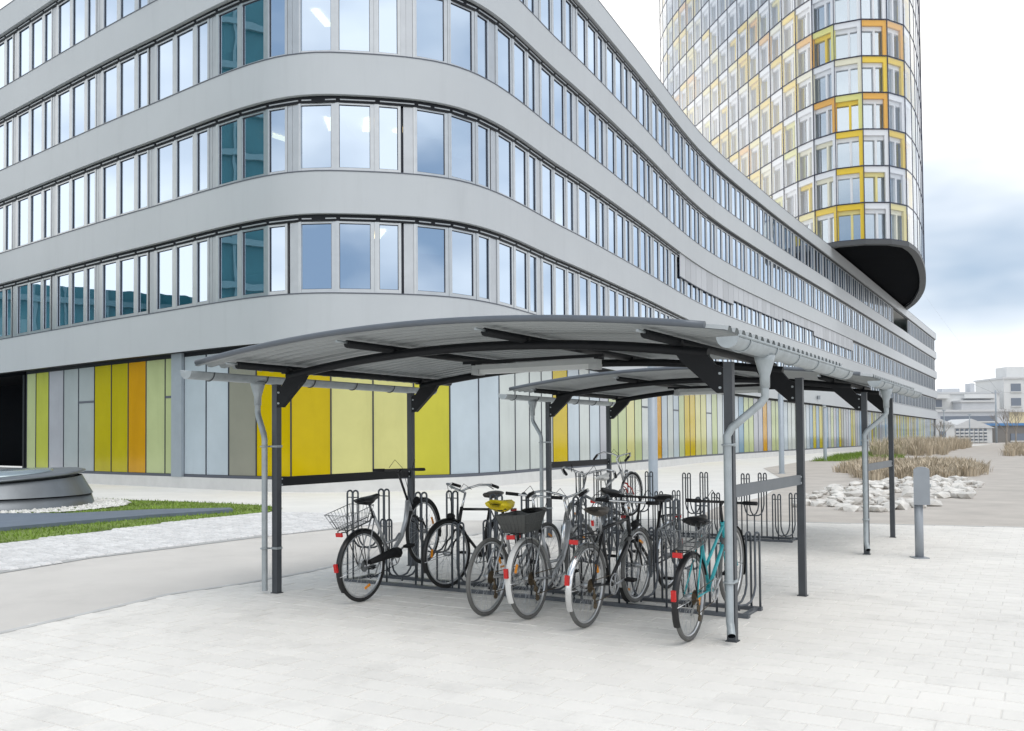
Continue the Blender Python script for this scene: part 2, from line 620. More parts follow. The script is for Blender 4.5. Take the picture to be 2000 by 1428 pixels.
LAWN = [(-8.1, 13.77), (-7.93, 14.29), (-7.26, 15.96), (-6.52, 18.07), (-5.87, 19.2), (-5.34, 20.22), (-5.3, 21.3), (-5.9, 22.13), (-7.01, 22.95), (-8.97, 24.11), (-10.87, 24.95), (-14, 26.6), (-20, 28), (-24, 24), (-14, 12), (-9.4, 10.4)]
lawn('lawn', LAWN, 42000, 'mown green lawn around the grey metal drum')
LAWN2 = [(18.5, 57.5), (20.5, 57.0), (27, 63.5), (34, 80), (33, 86), (26, 74), (21.5, 63.5)]
lawn('lawn', LAWN2, 9000, 'strip of green lawn beyond the second shelter', 0.25)

# dark slate slab let into the lawn
b = MB()
b.prism([(-12.5, 19.6), (-9.6, 15.4), (-8.93, 16.3), (-7.4, 18.7), (-6.38, 19.75), (-6.1, 20.15), (-6.3, 20.6), (-7.9, 20.3), (-9.3, 19.4)], 0.006, 0.075)
tag(b.build('slate_slab', M_SLATE), 'long dark blue grey slab lying in the lawn', 'slab')


# ================================================================== MAIN OFFICE BUILDING
PLAN = [(-31.2, 46.9), (-21.87, 39.33), (-12.82, 32.02), (-6.78, 27.75), (-4.59, 27.65), (-1.56, 28.78), (2.02, 35.26), (5.87, 43.4), (12.23, 57.32), (19.75, 70.72), (32.13, 91.48), (78.39, 169.78)]


def catmull(pts, n=40):
    P = [2 * Vector(pts[0]) - Vector(pts[1])] + [Vector(p) for p in pts] + [2 * Vector(pts[-1]) - Vector(pts[-2])]
    res = []
    for i in range(1, len(P) - 2):
        p0, p1, p2, p3 = P[i - 1:i + 3]
        t0 = 0.0
        t1 = t0 + (p1 - p0).length ** 0.5
        t2 = t1 + (p2 - p1).length ** 0.5
        t3 = t2 + (p3 - p2).length ** 0.5
        for k in range(n):
            t = t1 + (t2 - t1) * k / n
            A1 = p0 * ((t1 - t) / (t1 - t0)) + p1 * ((t - t0) / (t1 - t0))
            A2 = p1 * ((t2 - t) / (t2 - t1)) + p2 * ((t - t1) / (t2 - t1))
            A3 = p2 * ((t3 - t) / (t3 - t2)) + p3 * ((t - t2) / (t3 - t2))
            B1 = A1 * ((t2 - t) / (t2 - t0)) + A2 * ((t - t0) / (t2 - t0))
            B2 = A2 * ((t3 - t) / (t3 - t1)) + A3 * ((t - t1) / (t3 - t1))
            res.append(B1 * ((t2 - t) / (t2 - t1)) + B2 * ((t - t1) / (t2 - t1)))
    res.append(Vector(pts[-1]))
    return res


class Curve:
    def __init__(s, pts, shift=0.0):
        s.p = pts
        s.s = [0.0]
        for a, c in zip(pts, pts[1:]):
            s.s.append(s.s[-1] + (c - a).length)
        s.s = [q - shift for q in s.s]
        s.end = s.s[-1]

    def at(s, q):
        import bisect
        i = min(max(bisect.bisect_right(s.s, q) - 1, 0), len(s.p) - 2)
        f = (q - s.s[i]) / (s.s[i + 1] - s.s[i])
        return s.p[i].lerp(s.p[i + 1], f)

    def tan(s, q, h=0.35):
        d = s.at(q + h) - s.at(q - h)
        return d.normalized()

    def P(s, q, off=0.0, z=0.0):
        p = s.at(q)
        t = s.tan(q)
        return Vector((p.x + t.y * off, p.y - t.x * off, z))


_c = catmull(PLAN)
BC = Curve(_c)
BC = Curve(_c, BC.s[40])          # s = 0 at the left edge of the picture
S_END = BC.end
S0, BAY = 12.15, 1.215


def samples(a, z):
    q, r = a, []
    while q < z - 0.05:
        r.append(q)
        q += 0.45 if q < 40 else (1.2 if q < 110 else 3.0)
    return r + [z]


def sweep(b, prof, a, z, closed=True, mi=0, smooth=True):
    qs = samples(a, z)
    n = len(prof)
    m = len(qs)
    for j in range(n if closed else n - 1):
        e = (prof[j], prof[(j + 1) % n])
        vs = [BC.P(q, o, h) for q in qs for o, h in e]
        b.add(vs, [(2 * i, 2 * i + 2, 2 * i + 3, 2 * i + 1) for i in range(m - 1)], mi, smooth)
    if closed:
        b.add([BC.P(qs[0], o, h) for o, h in prof], [tuple(range(n))], mi)
        b.add([BC.P(qs[-1], o, h) for o, h in prof], [tuple(reversed(range(n)))], mi)
    return b


BAND = [(4.54, 5.96), (8.39, 9.66), (12.01, 13.26), (15.63, 16.83), (19.24, 20.30)]
office = thing('office_building', 'long curving office block with grey fascia bands and ribbon windows', 'building', (-4.6, 27.7, 0))
SA = -11.5
for k, (z0, z1) in enumerate(BAND):
    b = MB()
    sweep(b, [(0, z0), (0, z1), (-0.32, z1), (-0.32, z0)], SA, S_END)
    # end return of the band
    e = BC.P(S_END, 0, 0)
    t = BC.tan(S_END - 1)
    nin = Vector((-t.y, t.x, 0))
    p0 = BC.P(S_END, 0.0, 0) + Vector((t.x, t.y, 0)) * 0.0
    q0 = p0 + nin * 16
    w = Vector((t.x, t.y, 0)) * 0.5
    b.add([p0 + Vector((0, 0, z0)), p0 + w + Vector((0, 0, z0)), q0 + w + Vector((0, 0, z0)), q0 + Vector((0, 0, z0)),
           p0 + Vector((0, 0, z1)), p0 + w + Vector((0, 0, z1)), q0 + w + Vector((0, 0, z1)), q0 + Vector((0, 0, z1))],
          [(0, 3, 2, 1), (4, 5, 6, 7), (0, 1, 5, 4), (1, 2, 6, 5), (2, 3, 7, 6), (3, 0, 4, 7)])
    b.build('fascia_band', M_CLAD, office)
    b = MB()
    sweep(b, [(0.012, z1), (0.012, z1 + 0.035), (-0.25, z1 + 0.05), (-0.25, z1)], SA, S_END)
    b.build('sill_shadow_flashing', M_SILL, office)  # thin metal drip, coloured dark to draw the shadow line at the sill
    # dark slot with the blind boxes under the band
    if k:
        b = MB()
        sweep(b, [(-0.15, z0 - 0.20), (-0.15, z0 + 0.02), (-0.30, z0 + 0.02), (-0.30, z0 - 0.20)], SA, S_END - 0.3)
        b.build('blind_box', M_DARK, office)
# end wall behind the returns, roof and inner core
b = MB()
t = BC.tan(S_END - 1)
nin = Vector((-t.y, t.x, 0))
p0 = BC.P(S_END, -0.3, 0)
for (z0, z1) in [(0, 20.1)]:
    q0 = p0 + nin * 16
    w = Vector((t.x, t.y, 0)) * 0.2
    b.add([p0, p0 + w, q0 + w, q0, p0 + Vector((0, 0, z1)), p0 + w + Vector((0, 0, z1)), q0 + w + Vector((0, 0, z1)), q0 + Vector((0, 0, z1))],
          [(0, 3, 2, 1), (4, 5, 6, 7), (0, 1, 5, 4), (1, 2, 6, 5), (2, 3, 7, 6), (3, 0, 4, 7)])
b.build('end_wall', M_CLAD, office)
b = MB()
sweep(b, [(-0.3, 20.0), (-7.0, 20.0), (-7.0, 19.8), (-0.3, 19.8)], SA, S_END)
b.build('roof', M_GROUND, office)
b = MB()
sweep(b, [(-6.0, 0.0), (-6.0, 20.0), (-6.3, 20.0), (-6.3, 0.0)], SA, S_END)
b.build('inner_wall', M_WHITEIN, office)
for k in range(1, 5):
    b = MB()
    sweep(b, [(-0.34, BAND[k][0] + 0.02), (-5.9, BAND[k][0] + 0.02), (-5.9, BAND[k][0] + 0.3), (-0.34, BAND[k][0] + 0.3)], SA, S_END - 0.5)
    b.build('ceiling', M_CEIL, office)
    b = MB()
    z1 = BAND[k - 1][1]
    sweep(b, [(-0.34, z1 - 0.6), (-5.9, z1 - 0.6), (-5.9, z1 - 0.8), (-0.34, z1 - 0.8)], SA, S_END - 0.5)
    b.build('floor_slab', M_WHITEIN, office)


# --- window bay meshes (x along the wall, y outward, z up)
WH = 2.40
F0, F1 = -0.30, -0.16


def rect_frame(b, x0, x1, z0, z1, w, y0, y1, mi=0):
    b.box((x0, y0, z0), (x0 + w, y1, z1), mi)
    b.box((x1 - w, y0, z0), (x1, y1, z1), mi)
    b.box((x0 + w, y0, z0), (x1 - w, y1, z0 + w), mi)
    b.box((x0 + w, y0, z1 - w), (x1 - w, y1, z1), mi)


def bay_frame(kind, H):
    b = MB()
    z0, z1 = 0.03, H - 0.19
    if kind == 'pane':
        a, c = 0.05, BAY - 0.235
        b.box((0.0, F0, z0), (a, F1, z1))
        b.box((c, F0, z0), (BAY - 0.115, F1 - 0.015, z1))
        b.box((BAY - 0.11, F0, z0), (BAY - 0.004, F1, z1))
        b.box((a, F0, z0), (c, F1 - 0.01, z0 + 0.14))
        b.box((a, F0, z1 - 0.07), (c, F1 - 0.01, z1))
        rect_frame(b, a + 0.001, c - 0.001, z0 + 0.141, z1 - 0.071, 0.014, F0 + 0.015, F1 - 0.035, 1)
    else:
        a, c = 0.05, 0.63
        b.box((0.0, F0, z0), (a, F1, z1))
        b.box((c, F0, z0), (c + 0.085, F1, z1))
        b.box((a, F0, z0), (c, F1 - 0.01, z0 + 0.14))
        b.box((a, F0, z1 - 0.07), (c, F1 - 0.01, z1))
        rect_frame(b, a + 0.001, c - 0.001, z0 + 0.141, z1 - 0.071, 0.014, F0 + 0.015, F1 - 0.035, 1)
        if kind == 'vent':
            b.box((c + 0.09, F0 - 0.06, z0), (c + 0.165, F0 + 0.02, z1), 1)
            b.box((c + 0.17, F0, z0), (BAY - 0.115, F1 - 0.02, z1), 2)
        else:
            b.box((c + 0.09, F0, z0), (c + 0.26, F1 - 0.02, z1), 2)
            b.box((c + 0.265, F0, z0), (BAY - 0.115, F1 - 0.025, z1), 2)
        b.box((BAY - 0.11, F0, z0), (BAY - 0.004, F1, z1))
    return b


def bay_pane(kind, H):
    b = MB()
    z0, z1 = 0.03 + 0.15, H - 0.19 - 0.08
    c = BAY - 0.235 if kind == 'pane' else 0.63
    y = F1 - 0.06
    b.add([(0.06, y, z0), (c - 0.01, y, z0), (c - 0.01, y, z1), (0.06, y, z1)], [(0, 1, 2, 3)])
    return b


def bay_rail(H):
    b = MB()
    b.box((0.08, -0.145, H - 0.14), (BAY - 0.08, -0.11, H - 0.105))
    return b


FM = [M_FRAME, M_GASKET, M_PANELM]
ME_F = {k: bay_frame(k, WH).mesh('window', FM) for k in ('pane', 'narrow', 'vent')}
ME_P = {k: bay_pane(k, WH).mesh('pane', M_PANE) for k in ('pane', 'narrow')}
ME_P['vent'] = ME_P['narrow']
ME_R = bay_rail(WH).mesh('blind_rail', M_HEAD)
ME_B = []
for zb_ in (0.35, 0.9, 1.35, 1.8):
    blb = MB()
    blb.box((0.07, F0 - 0.07, zb_), (BAY - 0.25, F0 - 0.05, 2.15))
    ME_B.append(blb.mesh('roller_blind', M_BLIND))


def bay_matrix(q, z, bay=BAY, zs=1.0):
    a = BC.P(q, 0, z)
    c = BC.P(q + bay, 0, z)
    x = (c - a).normalized()
    y = Vector((x.y, -x.x, 0))
    Mx = Matrix(((x.x, y.x, 0, a.x), (x.y, y.y, 0, a.y), (0, 0, zs, z), (0, 0, 0, 1)))
    return Mx


rnd = random.Random(3)
far_f, far_p = MB(), MB()
k0, k1 = -19, int((S_END - 1.5 - S0) / BAY)
for fl in range(4):
    zb, zt = BAND[fl][1], BAND[fl + 1][0]
    zs = (zt - zb) / WH
    for k in range(k0, k1):
        q = S0 + k * BAY
        kind = 'pane'
        if k % 3 == 2:
            kind = 'vent' if rnd.random() < (0.45 if fl == 0 else 0.14) else 'narrow'
        # rows covered with cladding or shutters further along
        if fl == 3 and q > 136 and q < 150:
            continue
        Mx = bay_matrix(q, zb, BAY, zs)
        if -2.6 < q < 57:
            o = link('window', ME_F[kind], office, None, Mx)
            link('pane', ME_P[kind], o, None, None, True)
            link('blind_rail', ME_R, o, None, None, True)
            if kind == 'pane' and rnd.random() < (0.45 if 17.5 < q < 27 else 0.22):
                link('roller_blind', rnd.choice(ME_B), o, None, None, True)
        else:
            src = bay_frame(kind, WH)
            o_ = len(far_f.v)
            far_f.v += [tuple(Mx @ Vector(p)) for p in src.v]
            far_f.f += [tuple(i + o_ for i in f) for f in src.f]
            far_f.m += src.m
            far_f.s += src.s
            src = bay_pane(kind, WH)
            far_p.add(src.v, src.f, 0, False, Mx)
far_f.build('far_window_frames', FM, office, 'stuff')
far_p.build('far_panes', M_PANE, office, 'stuff')

# stepped metal shutters over the second floor windows on the long side
b = None
M_SHUT = mat('shutter_metal', (0.47, 0.485, 0.51), 0.45, metal=0.3, obj_rand=0.10)
for i, (qa, qb, drop) in enumerate([(50.3, 63.0, 0.56), (63.0, 76.5, 0.44), (76.5, 87.5, 0.34), (87.5, 106.0, 0.5)]):
    zt, zb = BAND[2][0], BAND[1][1]
    n = int((qb - qa) / BAY)
    for j in range(n):
        q = qa + j * (qb - qa) / n
        Mx = bay_matrix(q, 0, (qb - qa) / n)
        bb = MB()
        bb.box((0.02, -0.12, zt - drop * (zt - zb)), ((qb - qa) / n - 0.02, -0.09, zt - 0.02), 0)
        bb.box((0.0, -0.14, zt - drop * (zt - zb) - 0.05), ((qb - qa) / n, -0.085, zt - drop * (zt - zb) - 0.003), 1)
        link('shutter_panel', bb.mesh('shutter_panel', [M_SHUT, M_SILL]), office, None, Mx)

# a few lit ceiling lamps behind the corner windows
for q, fl in [(15.8, 1), (20.0, 1), (21.6, 1), (24.6, 1), (19.0, 2), (22.2, 0)]:
    b = MB()
    Mx = bay_matrix(q, 0)
    z = BAND[fl + 1][0] - 0.06
    b.box((0, -3.2, z), (0.25, -2.0, z + 0.05), 0, Mx)
    b.build('ceiling_lamp', M_LAMP, office)

# --- ground floor: plinth, coloured glass panels, mullions
SG = [1.68, 2.54, 3.71, 5.01, 6.25, 7.51, 8.78, 9.97, 11.16, 12.35, 13.51, 14.81, 16.05, 17.43, 18.93, 20.38, 21.7, 23.01, 24.36, 25.79, 27.1, 28.33, 29.59, 30.7, 31.75, 33.19, 34.44, 35.63, 36.9, 38.07, 39.41, 40.66, 41.96, 43.18]
while SG[-1] < S_END - 2.5:
    SG.append(SG[-1] + 1.275)
GC = ['pgreen', 'lime', 'lilac', 'grey', 'grey', 'olive', 'olive', 'amber', 'pgreen', 'pgreen', 'blue', 'blue', 'taupe', 'gold', 'gold', 'pyellow', 'pyellow', 'limey', 'blue', 'blue', 'white', 'white', 'white', 'white', 'gold', 'blue', 'white', 'blue', 'lilac', 'pgreen', 'pgreen', 'pyellow', 'pgreen', 'white',
      'white', 'amber', 'blue', 'white', 'blue', 'pgreen', 'gold', 'gold', 'pyellow', 'pyellow', 'white', 'pgreen', 'white', 'blue', 'white', 'blue', 'steel', 'pgreen', 'pgreen', 'lilac', 'lilac', 'amber', 'lilac', 'pgreen', 'pgreen', 'steel', 'blue', 'white', 'white', 'pgreen', 'pgreen', 'white', 'blue', 'steel']
pal = ['white', 'blue', 'lilac', 'pgreen', 'pyellow', 'white', 'blue', 'olive', 'steel', 'grey', 'taupe', 'pgreen']
rnd = random.Random(11)
while len(GC) < len(SG):
    GC.append(rnd.choice(pal))
GO, GZ0, GZ1 = -0.40, 0.44, 4.42
b = MB()
sweep(b, [(-0.30, -0.02), (-0.30, 0.36), (-0.9, 0.36), (-0.9, -0.02)], 1.2, S_END)
b.build('plinth', M_PLINTH, office)
b = MB()
sweep(b, [(GO + 0.03, 0.36), (GO + 0.03, 0.45), (GO - 0.25, 0.45), (GO - 0.25, 0.36)], 1.2, S_END)
b.build('glazing_sill', M_SILL, office)
b = MB()
sweep(b, [(GO + 0.02, GZ1), (GO + 0.02, 4.56), (GO - 0.25, 4.56), (GO - 0.25, GZ1)], SA, S_END)
b.build('glazing_head', M_DARK, office)
b = MB()
sweep(b, [(GO - 0.10, 0.45), (GO - 0.10, GZ1), (GO - 0.2, GZ1), (GO - 0.2, 0.45)], 1.5, S_END)
b.build('glazing_backing', M_DARK, office)
b = MB()
sweep(b, [(-0.02, 4.535), (-0.33, 4.535), (-0.33, 4.545), (-0.02, 4.545)], SA, S_END, True)
b.build('band_soffit', M_DARK, office)
mm = MB()
mm.box((-0.022, -0.1, 0.45), (0.022, 0.018, GZ1))
ME_M = mm.mesh('mullion', M_GASKET)
cols = sorted(set(GC))
farg = MB()
fpal = list(PG.keys())
for i in range(len(SG) - 1):
    qa, qb = SG[i], SG[i + 1]
    pil = (i == 9)
    a = BC.P(qa, GO, 0)
    c = BC.P(qb, GO, 0)
    L = (c - a).length
    x = (c - a).normalized()
    y = Vector((x.y, -x.x, 0))
    Mx = Matrix(((x.x, y.x, 0, a.x), (x.y, y.y, 0, a.y), (0, 0, 1, 0), (0, 0, 0, 1)))
    w = L * (0.48 if pil else 1.0)
    dark = mat('glass_backdrop', (0.02, 0.02, 0.02))
    if qa < 58:
        g = MB()
        g.box((0.02, -0.05, 0.46), (w - 0.02, 0.0, GZ1 - 0.01))
        link('glass_panel', g.mesh('glass_panel', PG[GC[i]]), office, None, Mx)
        link('mullion', ME_M, office, None, Mx)
        if i in (4, 9, 26, 30, 33, 38, 44):
            g = MB()
            g.box((0.02, -0.03, 3.05), (w - 0.02, 0.012, 3.13))
            link('transom', g.mesh('transom', M_SILL), office, None, Mx)
        if pil:
            g = MB()
            g.box((w, -0.3, 0.36), (L + 0.02, 0.12, 4.54))
            link('pilaster', g.mesh('pilaster', M_POLE), office, None, Mx)
    else:
        farg.box((0.025, -0.05, 0.46), (w - 0.025, 0.0, GZ1 - 0.01), fpal.index(GC[i]), Mx)
        farg.box((-0.025, -0.1, 0.45), (0.025, 0.02, GZ1), len(fpal), Mx)
farg.build('far_glass_panels', [PG[k] for k in fpal] + [M_SILL], office, 'stuff')
# dark entrance recess at the left end
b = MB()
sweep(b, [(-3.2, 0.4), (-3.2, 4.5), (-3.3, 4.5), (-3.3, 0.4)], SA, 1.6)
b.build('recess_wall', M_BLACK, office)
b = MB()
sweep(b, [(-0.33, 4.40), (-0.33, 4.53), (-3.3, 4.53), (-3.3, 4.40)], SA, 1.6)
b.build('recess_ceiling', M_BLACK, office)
b = MB()
Mx = bay_matrix(1.35, 0, 0.3)
b.box((0.0, -3.2, 0.0), (0.16, -0.36, 4.5), 0, Mx)
b.build('recess_reveal', M_DARK, office)
b = MB()
sweep(b, [(-0.3, -0.01), (-0.3, 0.32), (-3.2, 0.32), (-3.2, -0.01)], SA, 1.5)
b.build('recess_step', M_PLINTH, office)
for q in (-1.6, 0.1):
    b = MB()
    b.box((0, -2.2, 0.34), (0.75, -1.9, 3.1), 0, bay_matrix(q, 0))
    b.build('recess_door', M_DARK, office)

# camera and small lamps fixed to the long fascia
for px_s in (68.0, 88.0, 112.0):
    b = MB()
    p = BC.P(px_s, 0.12, 5.1)
    b.box((p.x - 0.12, p.y - 0.12, 4.95), (p.x + 0.12, p.y + 0.12, 5.3))
    b.build('wall_lamp', M_BOX, office)

# ================================================================== GLASS TOWER
TP = [(24.4, 146), (22.45, 134), (24.9, 117.5), (27.6, 104.5), (30.0, 94.4), (31.9, 90.7), (34.1, 89.5), (36.3, 89.3), (38.7, 90.2), (40.9, 92.9), (44.6, 99.5), (50.0, 110.8), (54.2, 121.0), (58.0, 133), (59.5, 143), (56, 156), (46, 164), (33, 161)]
tl = catmull(TP + [TP[0]], 14)
TCV = Curve(tl)
TZ, TH = 20.75, 3.62
NROW = 15
NCOL = round(TCV.end / 2.6)
TW = TCV.end / NCOL
tower = thing('glass_tower', 'tall rounded glass tower with yellow framed windows above the office roof', 'tower', (36, 110, 20.7))
rnd = random.Random(5)


def tower_cell_meshes():
    d = {}
    w, h = TW, TH
    # outer reveal, L shaped: head and right jamb (x along wall to the right, y outward)
    for nme, m in TC.items():
        b = MB()
        b.box((0.05, -0.34, h - 0.62), (w - 0.42, -0.10, h - 0.07))
        b.box((w - 0.42, -0.34, 0.06), (w - 0.05, -0.10, h - 0.07))
        d['r_' + nme] = b.mesh('window_unit', m)
        b = MB()
        b.box((0.05, -0.62, h - 1.02), (w - 0.42, -0.36, h - 0.60))
        b.box((1.28, -0.62, 0.06), (1.50, -0.36, h - 1.02))
        d['i_' + nme] = b.mesh('inner_frame', m)
    b = MB()
    b.add([(0.06, -0.60, 0.06), (1.28, -0.60, 0.06), (1.28, -0.60, h - 1.02), (0.06, -0.60, h - 1.02)], [(0, 1, 2, 3)])
    d['pane'] = b.mesh('pane', M_TPANE)
    b = MB()
    b.add([(1.50, -0.60, 0.06), (w - 0.42, -0.60, 0.06), (w - 0.42, -0.60, h - 1.02), (1.50, -0.60, h - 1.02)], [(0, 1, 2, 3)])
    d['side'] = b.mesh('side_pane', M_TPANE)
    b = MB()
    b.add([(0.04, -0.02, 0.05), (w - 0.04, -0.02, 0.05), (w - 0.04, -0.02, h - 0.05), (0.04, -0.02, h - 0.05)], [(0, 1, 2, 3)])
    d['outer'] = b.mesh('outer_pane', M_TSKIN)
    return d


TM = tower_cell_meshes()
wts = ['white'] * 42 + ['cream'] * 12 + ['lime'] * 4 + ['pale'] * 13 + ['yellow'] * 21 + ['orange'] * 8
wti = ['white'] * 60 + ['cream'] * 16 + ['pale'] * 10 + ['lime'] * 6 + ['yellow'] * 5 + ['orange'] * 3
far = {}
for c in range(NCOL):
    a2, c2 = TCV.at(c * TW), TCV.at((c + 1) * TW)
    a = Vector((a2.x, a2.y, 0))
    cc_ = Vector((c2.x, c2.y, 0))
    x = (cc_ - a).normalized()
    y = Vector((x.y, -x.x, 0))
    facing = y.dot(-Vector((a.x, a.y, 0)).normalized())
    sx = (cc_ - a).length / TW
    mu = MB()
    mu.box((-0.035, -0.07, TZ), (0.035, 0.008, TZ + NROW * TH))
    Mx = Matrix(((x.x, y.x, 0, a.x), (x.y, y.y, 0, a.y), (0, 0, 1, 0), (0, 0, 0, 1)))
    if facing > -0.25:
        link('mullion', mu.mesh('mullion', M_TMULL), tower, None, Mx)
    for r in range(NROW):
        z = TZ + r * TH
        Mc = Matrix(((x.x * sx, y.x, 0, a.x), (x.y * sx, y.y, 0, a.y), (0, 0, 1, z), (0, 0, 0, 1)))
        rc, ic = rnd.choice(wts if facing < 0.72 else wts + ['yellow'] * 34 + ['orange'] * 12), rnd.choice(wti)
        # in the picture?
        yy = 857 - 1800 * (z - 1.56) / a.y
        show = facing > 0.02 and yy > -30
        if show:
            o = link('window_unit', TM['r_' + rc], tower, None, Mc)
            link('inner_frame', TM['i_' + ic], o, None, None, True)
            link('pane', TM['pane'], o, None, None, True)
            link('side_pane', TM['side'], o, None, None, True)
            link('outer_pane', TM['outer'], o, None, None, True)
        elif facing > -0.25 or r < 3:
            fb = far.setdefault(rc, MB())
            h, w = TH, TW
            fb.box((0.05, -0.34, h - 0.62), (w - 0.42, -0.10, h - 0.07), 0, Mc)
            fb.box((w - 0.42, -0.34, 0.06), (w - 0.05, -0.10, h - 0.07), 0, Mc)
            fb = far.setdefault('glass', MB())
            fb.add([(0.06, -0.45, 0.06), (w - 0.42, -0.45, 0.06), (w - 0.42, -0.45, h - 0.6), (0.06, -0.45, h - 0.6)], [(0, 1, 2, 3)], 0, False, Mc)
for k, fb in far.items():
    fb.build('hidden_side_units', TC.get(k, M_TPANE), tower, 'stuff')


def tower_ring(b, off0, off1, z0, z1, mi=0):
    n = NCOL
    vs = []
    for c in range(n):
        p = TCV.at(c * TW)
        t = (TCV.at((c + 0.5) * TW if c < n else 0.5) - TCV.at(((c - 0.5) % n) * TW)).normalized()
        nrm = Vector((t.y, -t.x))
        for off, z in ((off0, z0), (off0, z1), (off1, z1), (off1, z0)):
            vs.append((p.x + nrm.x * off, p.y + nrm.y * off, z))
    fs = []
    for c in range(n):
        c2 = (c + 1) % n
        for j in range(4):
            j2 = (j + 1) % 4
            fs.append((c * 4 + j, c2 * 4 + j, c2 * 4 + j2, c * 4 + j2))
    b.add(vs, fs, mi)


for r in range(NROW + 1):
    b = MB()
    tower_ring(b, 0.012, -0.3, TZ + r * TH - 0.035, TZ + r * TH + 0.035)
    b.build('transom', M_TMULL, tower)
for r in range(NROW):
    b = MB()
    tower_ring(b, -0.3, -3.0, TZ + r * TH - 0.04, TZ + r * TH + 0.04)
    b.build('floor_slab', M_WHITEIN, tower)
b = MB()
tower_ring(b, -3.0, -3.2, TZ, TZ + NROW * TH)
b.build('inner_wall', M_WHITEIN, tower)
b = MB()
n = NCOL
pts = [TCV.at(c * TW) for c in range(n)]
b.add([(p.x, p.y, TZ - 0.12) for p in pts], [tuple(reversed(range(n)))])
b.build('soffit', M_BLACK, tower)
b = MB()
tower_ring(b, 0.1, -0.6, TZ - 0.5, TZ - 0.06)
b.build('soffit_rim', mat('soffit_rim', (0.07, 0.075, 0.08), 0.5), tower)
b = MB()
b.add([(p.x, p.y, TZ + NROW * TH + 0.06) for p in pts], [tuple(range(n))])
b.build('roof', M_GROUND, tower)

# ================================================================== BIKE SHELTERS
SW = 4.74


def zbeam(u):
    return 2.385 - 0.165 * ((u - 2.37) / 2.17) ** 2


def zroof(u):
    return 2.505 - 0.14 * ((u - 2.37) / 2.17) ** 2


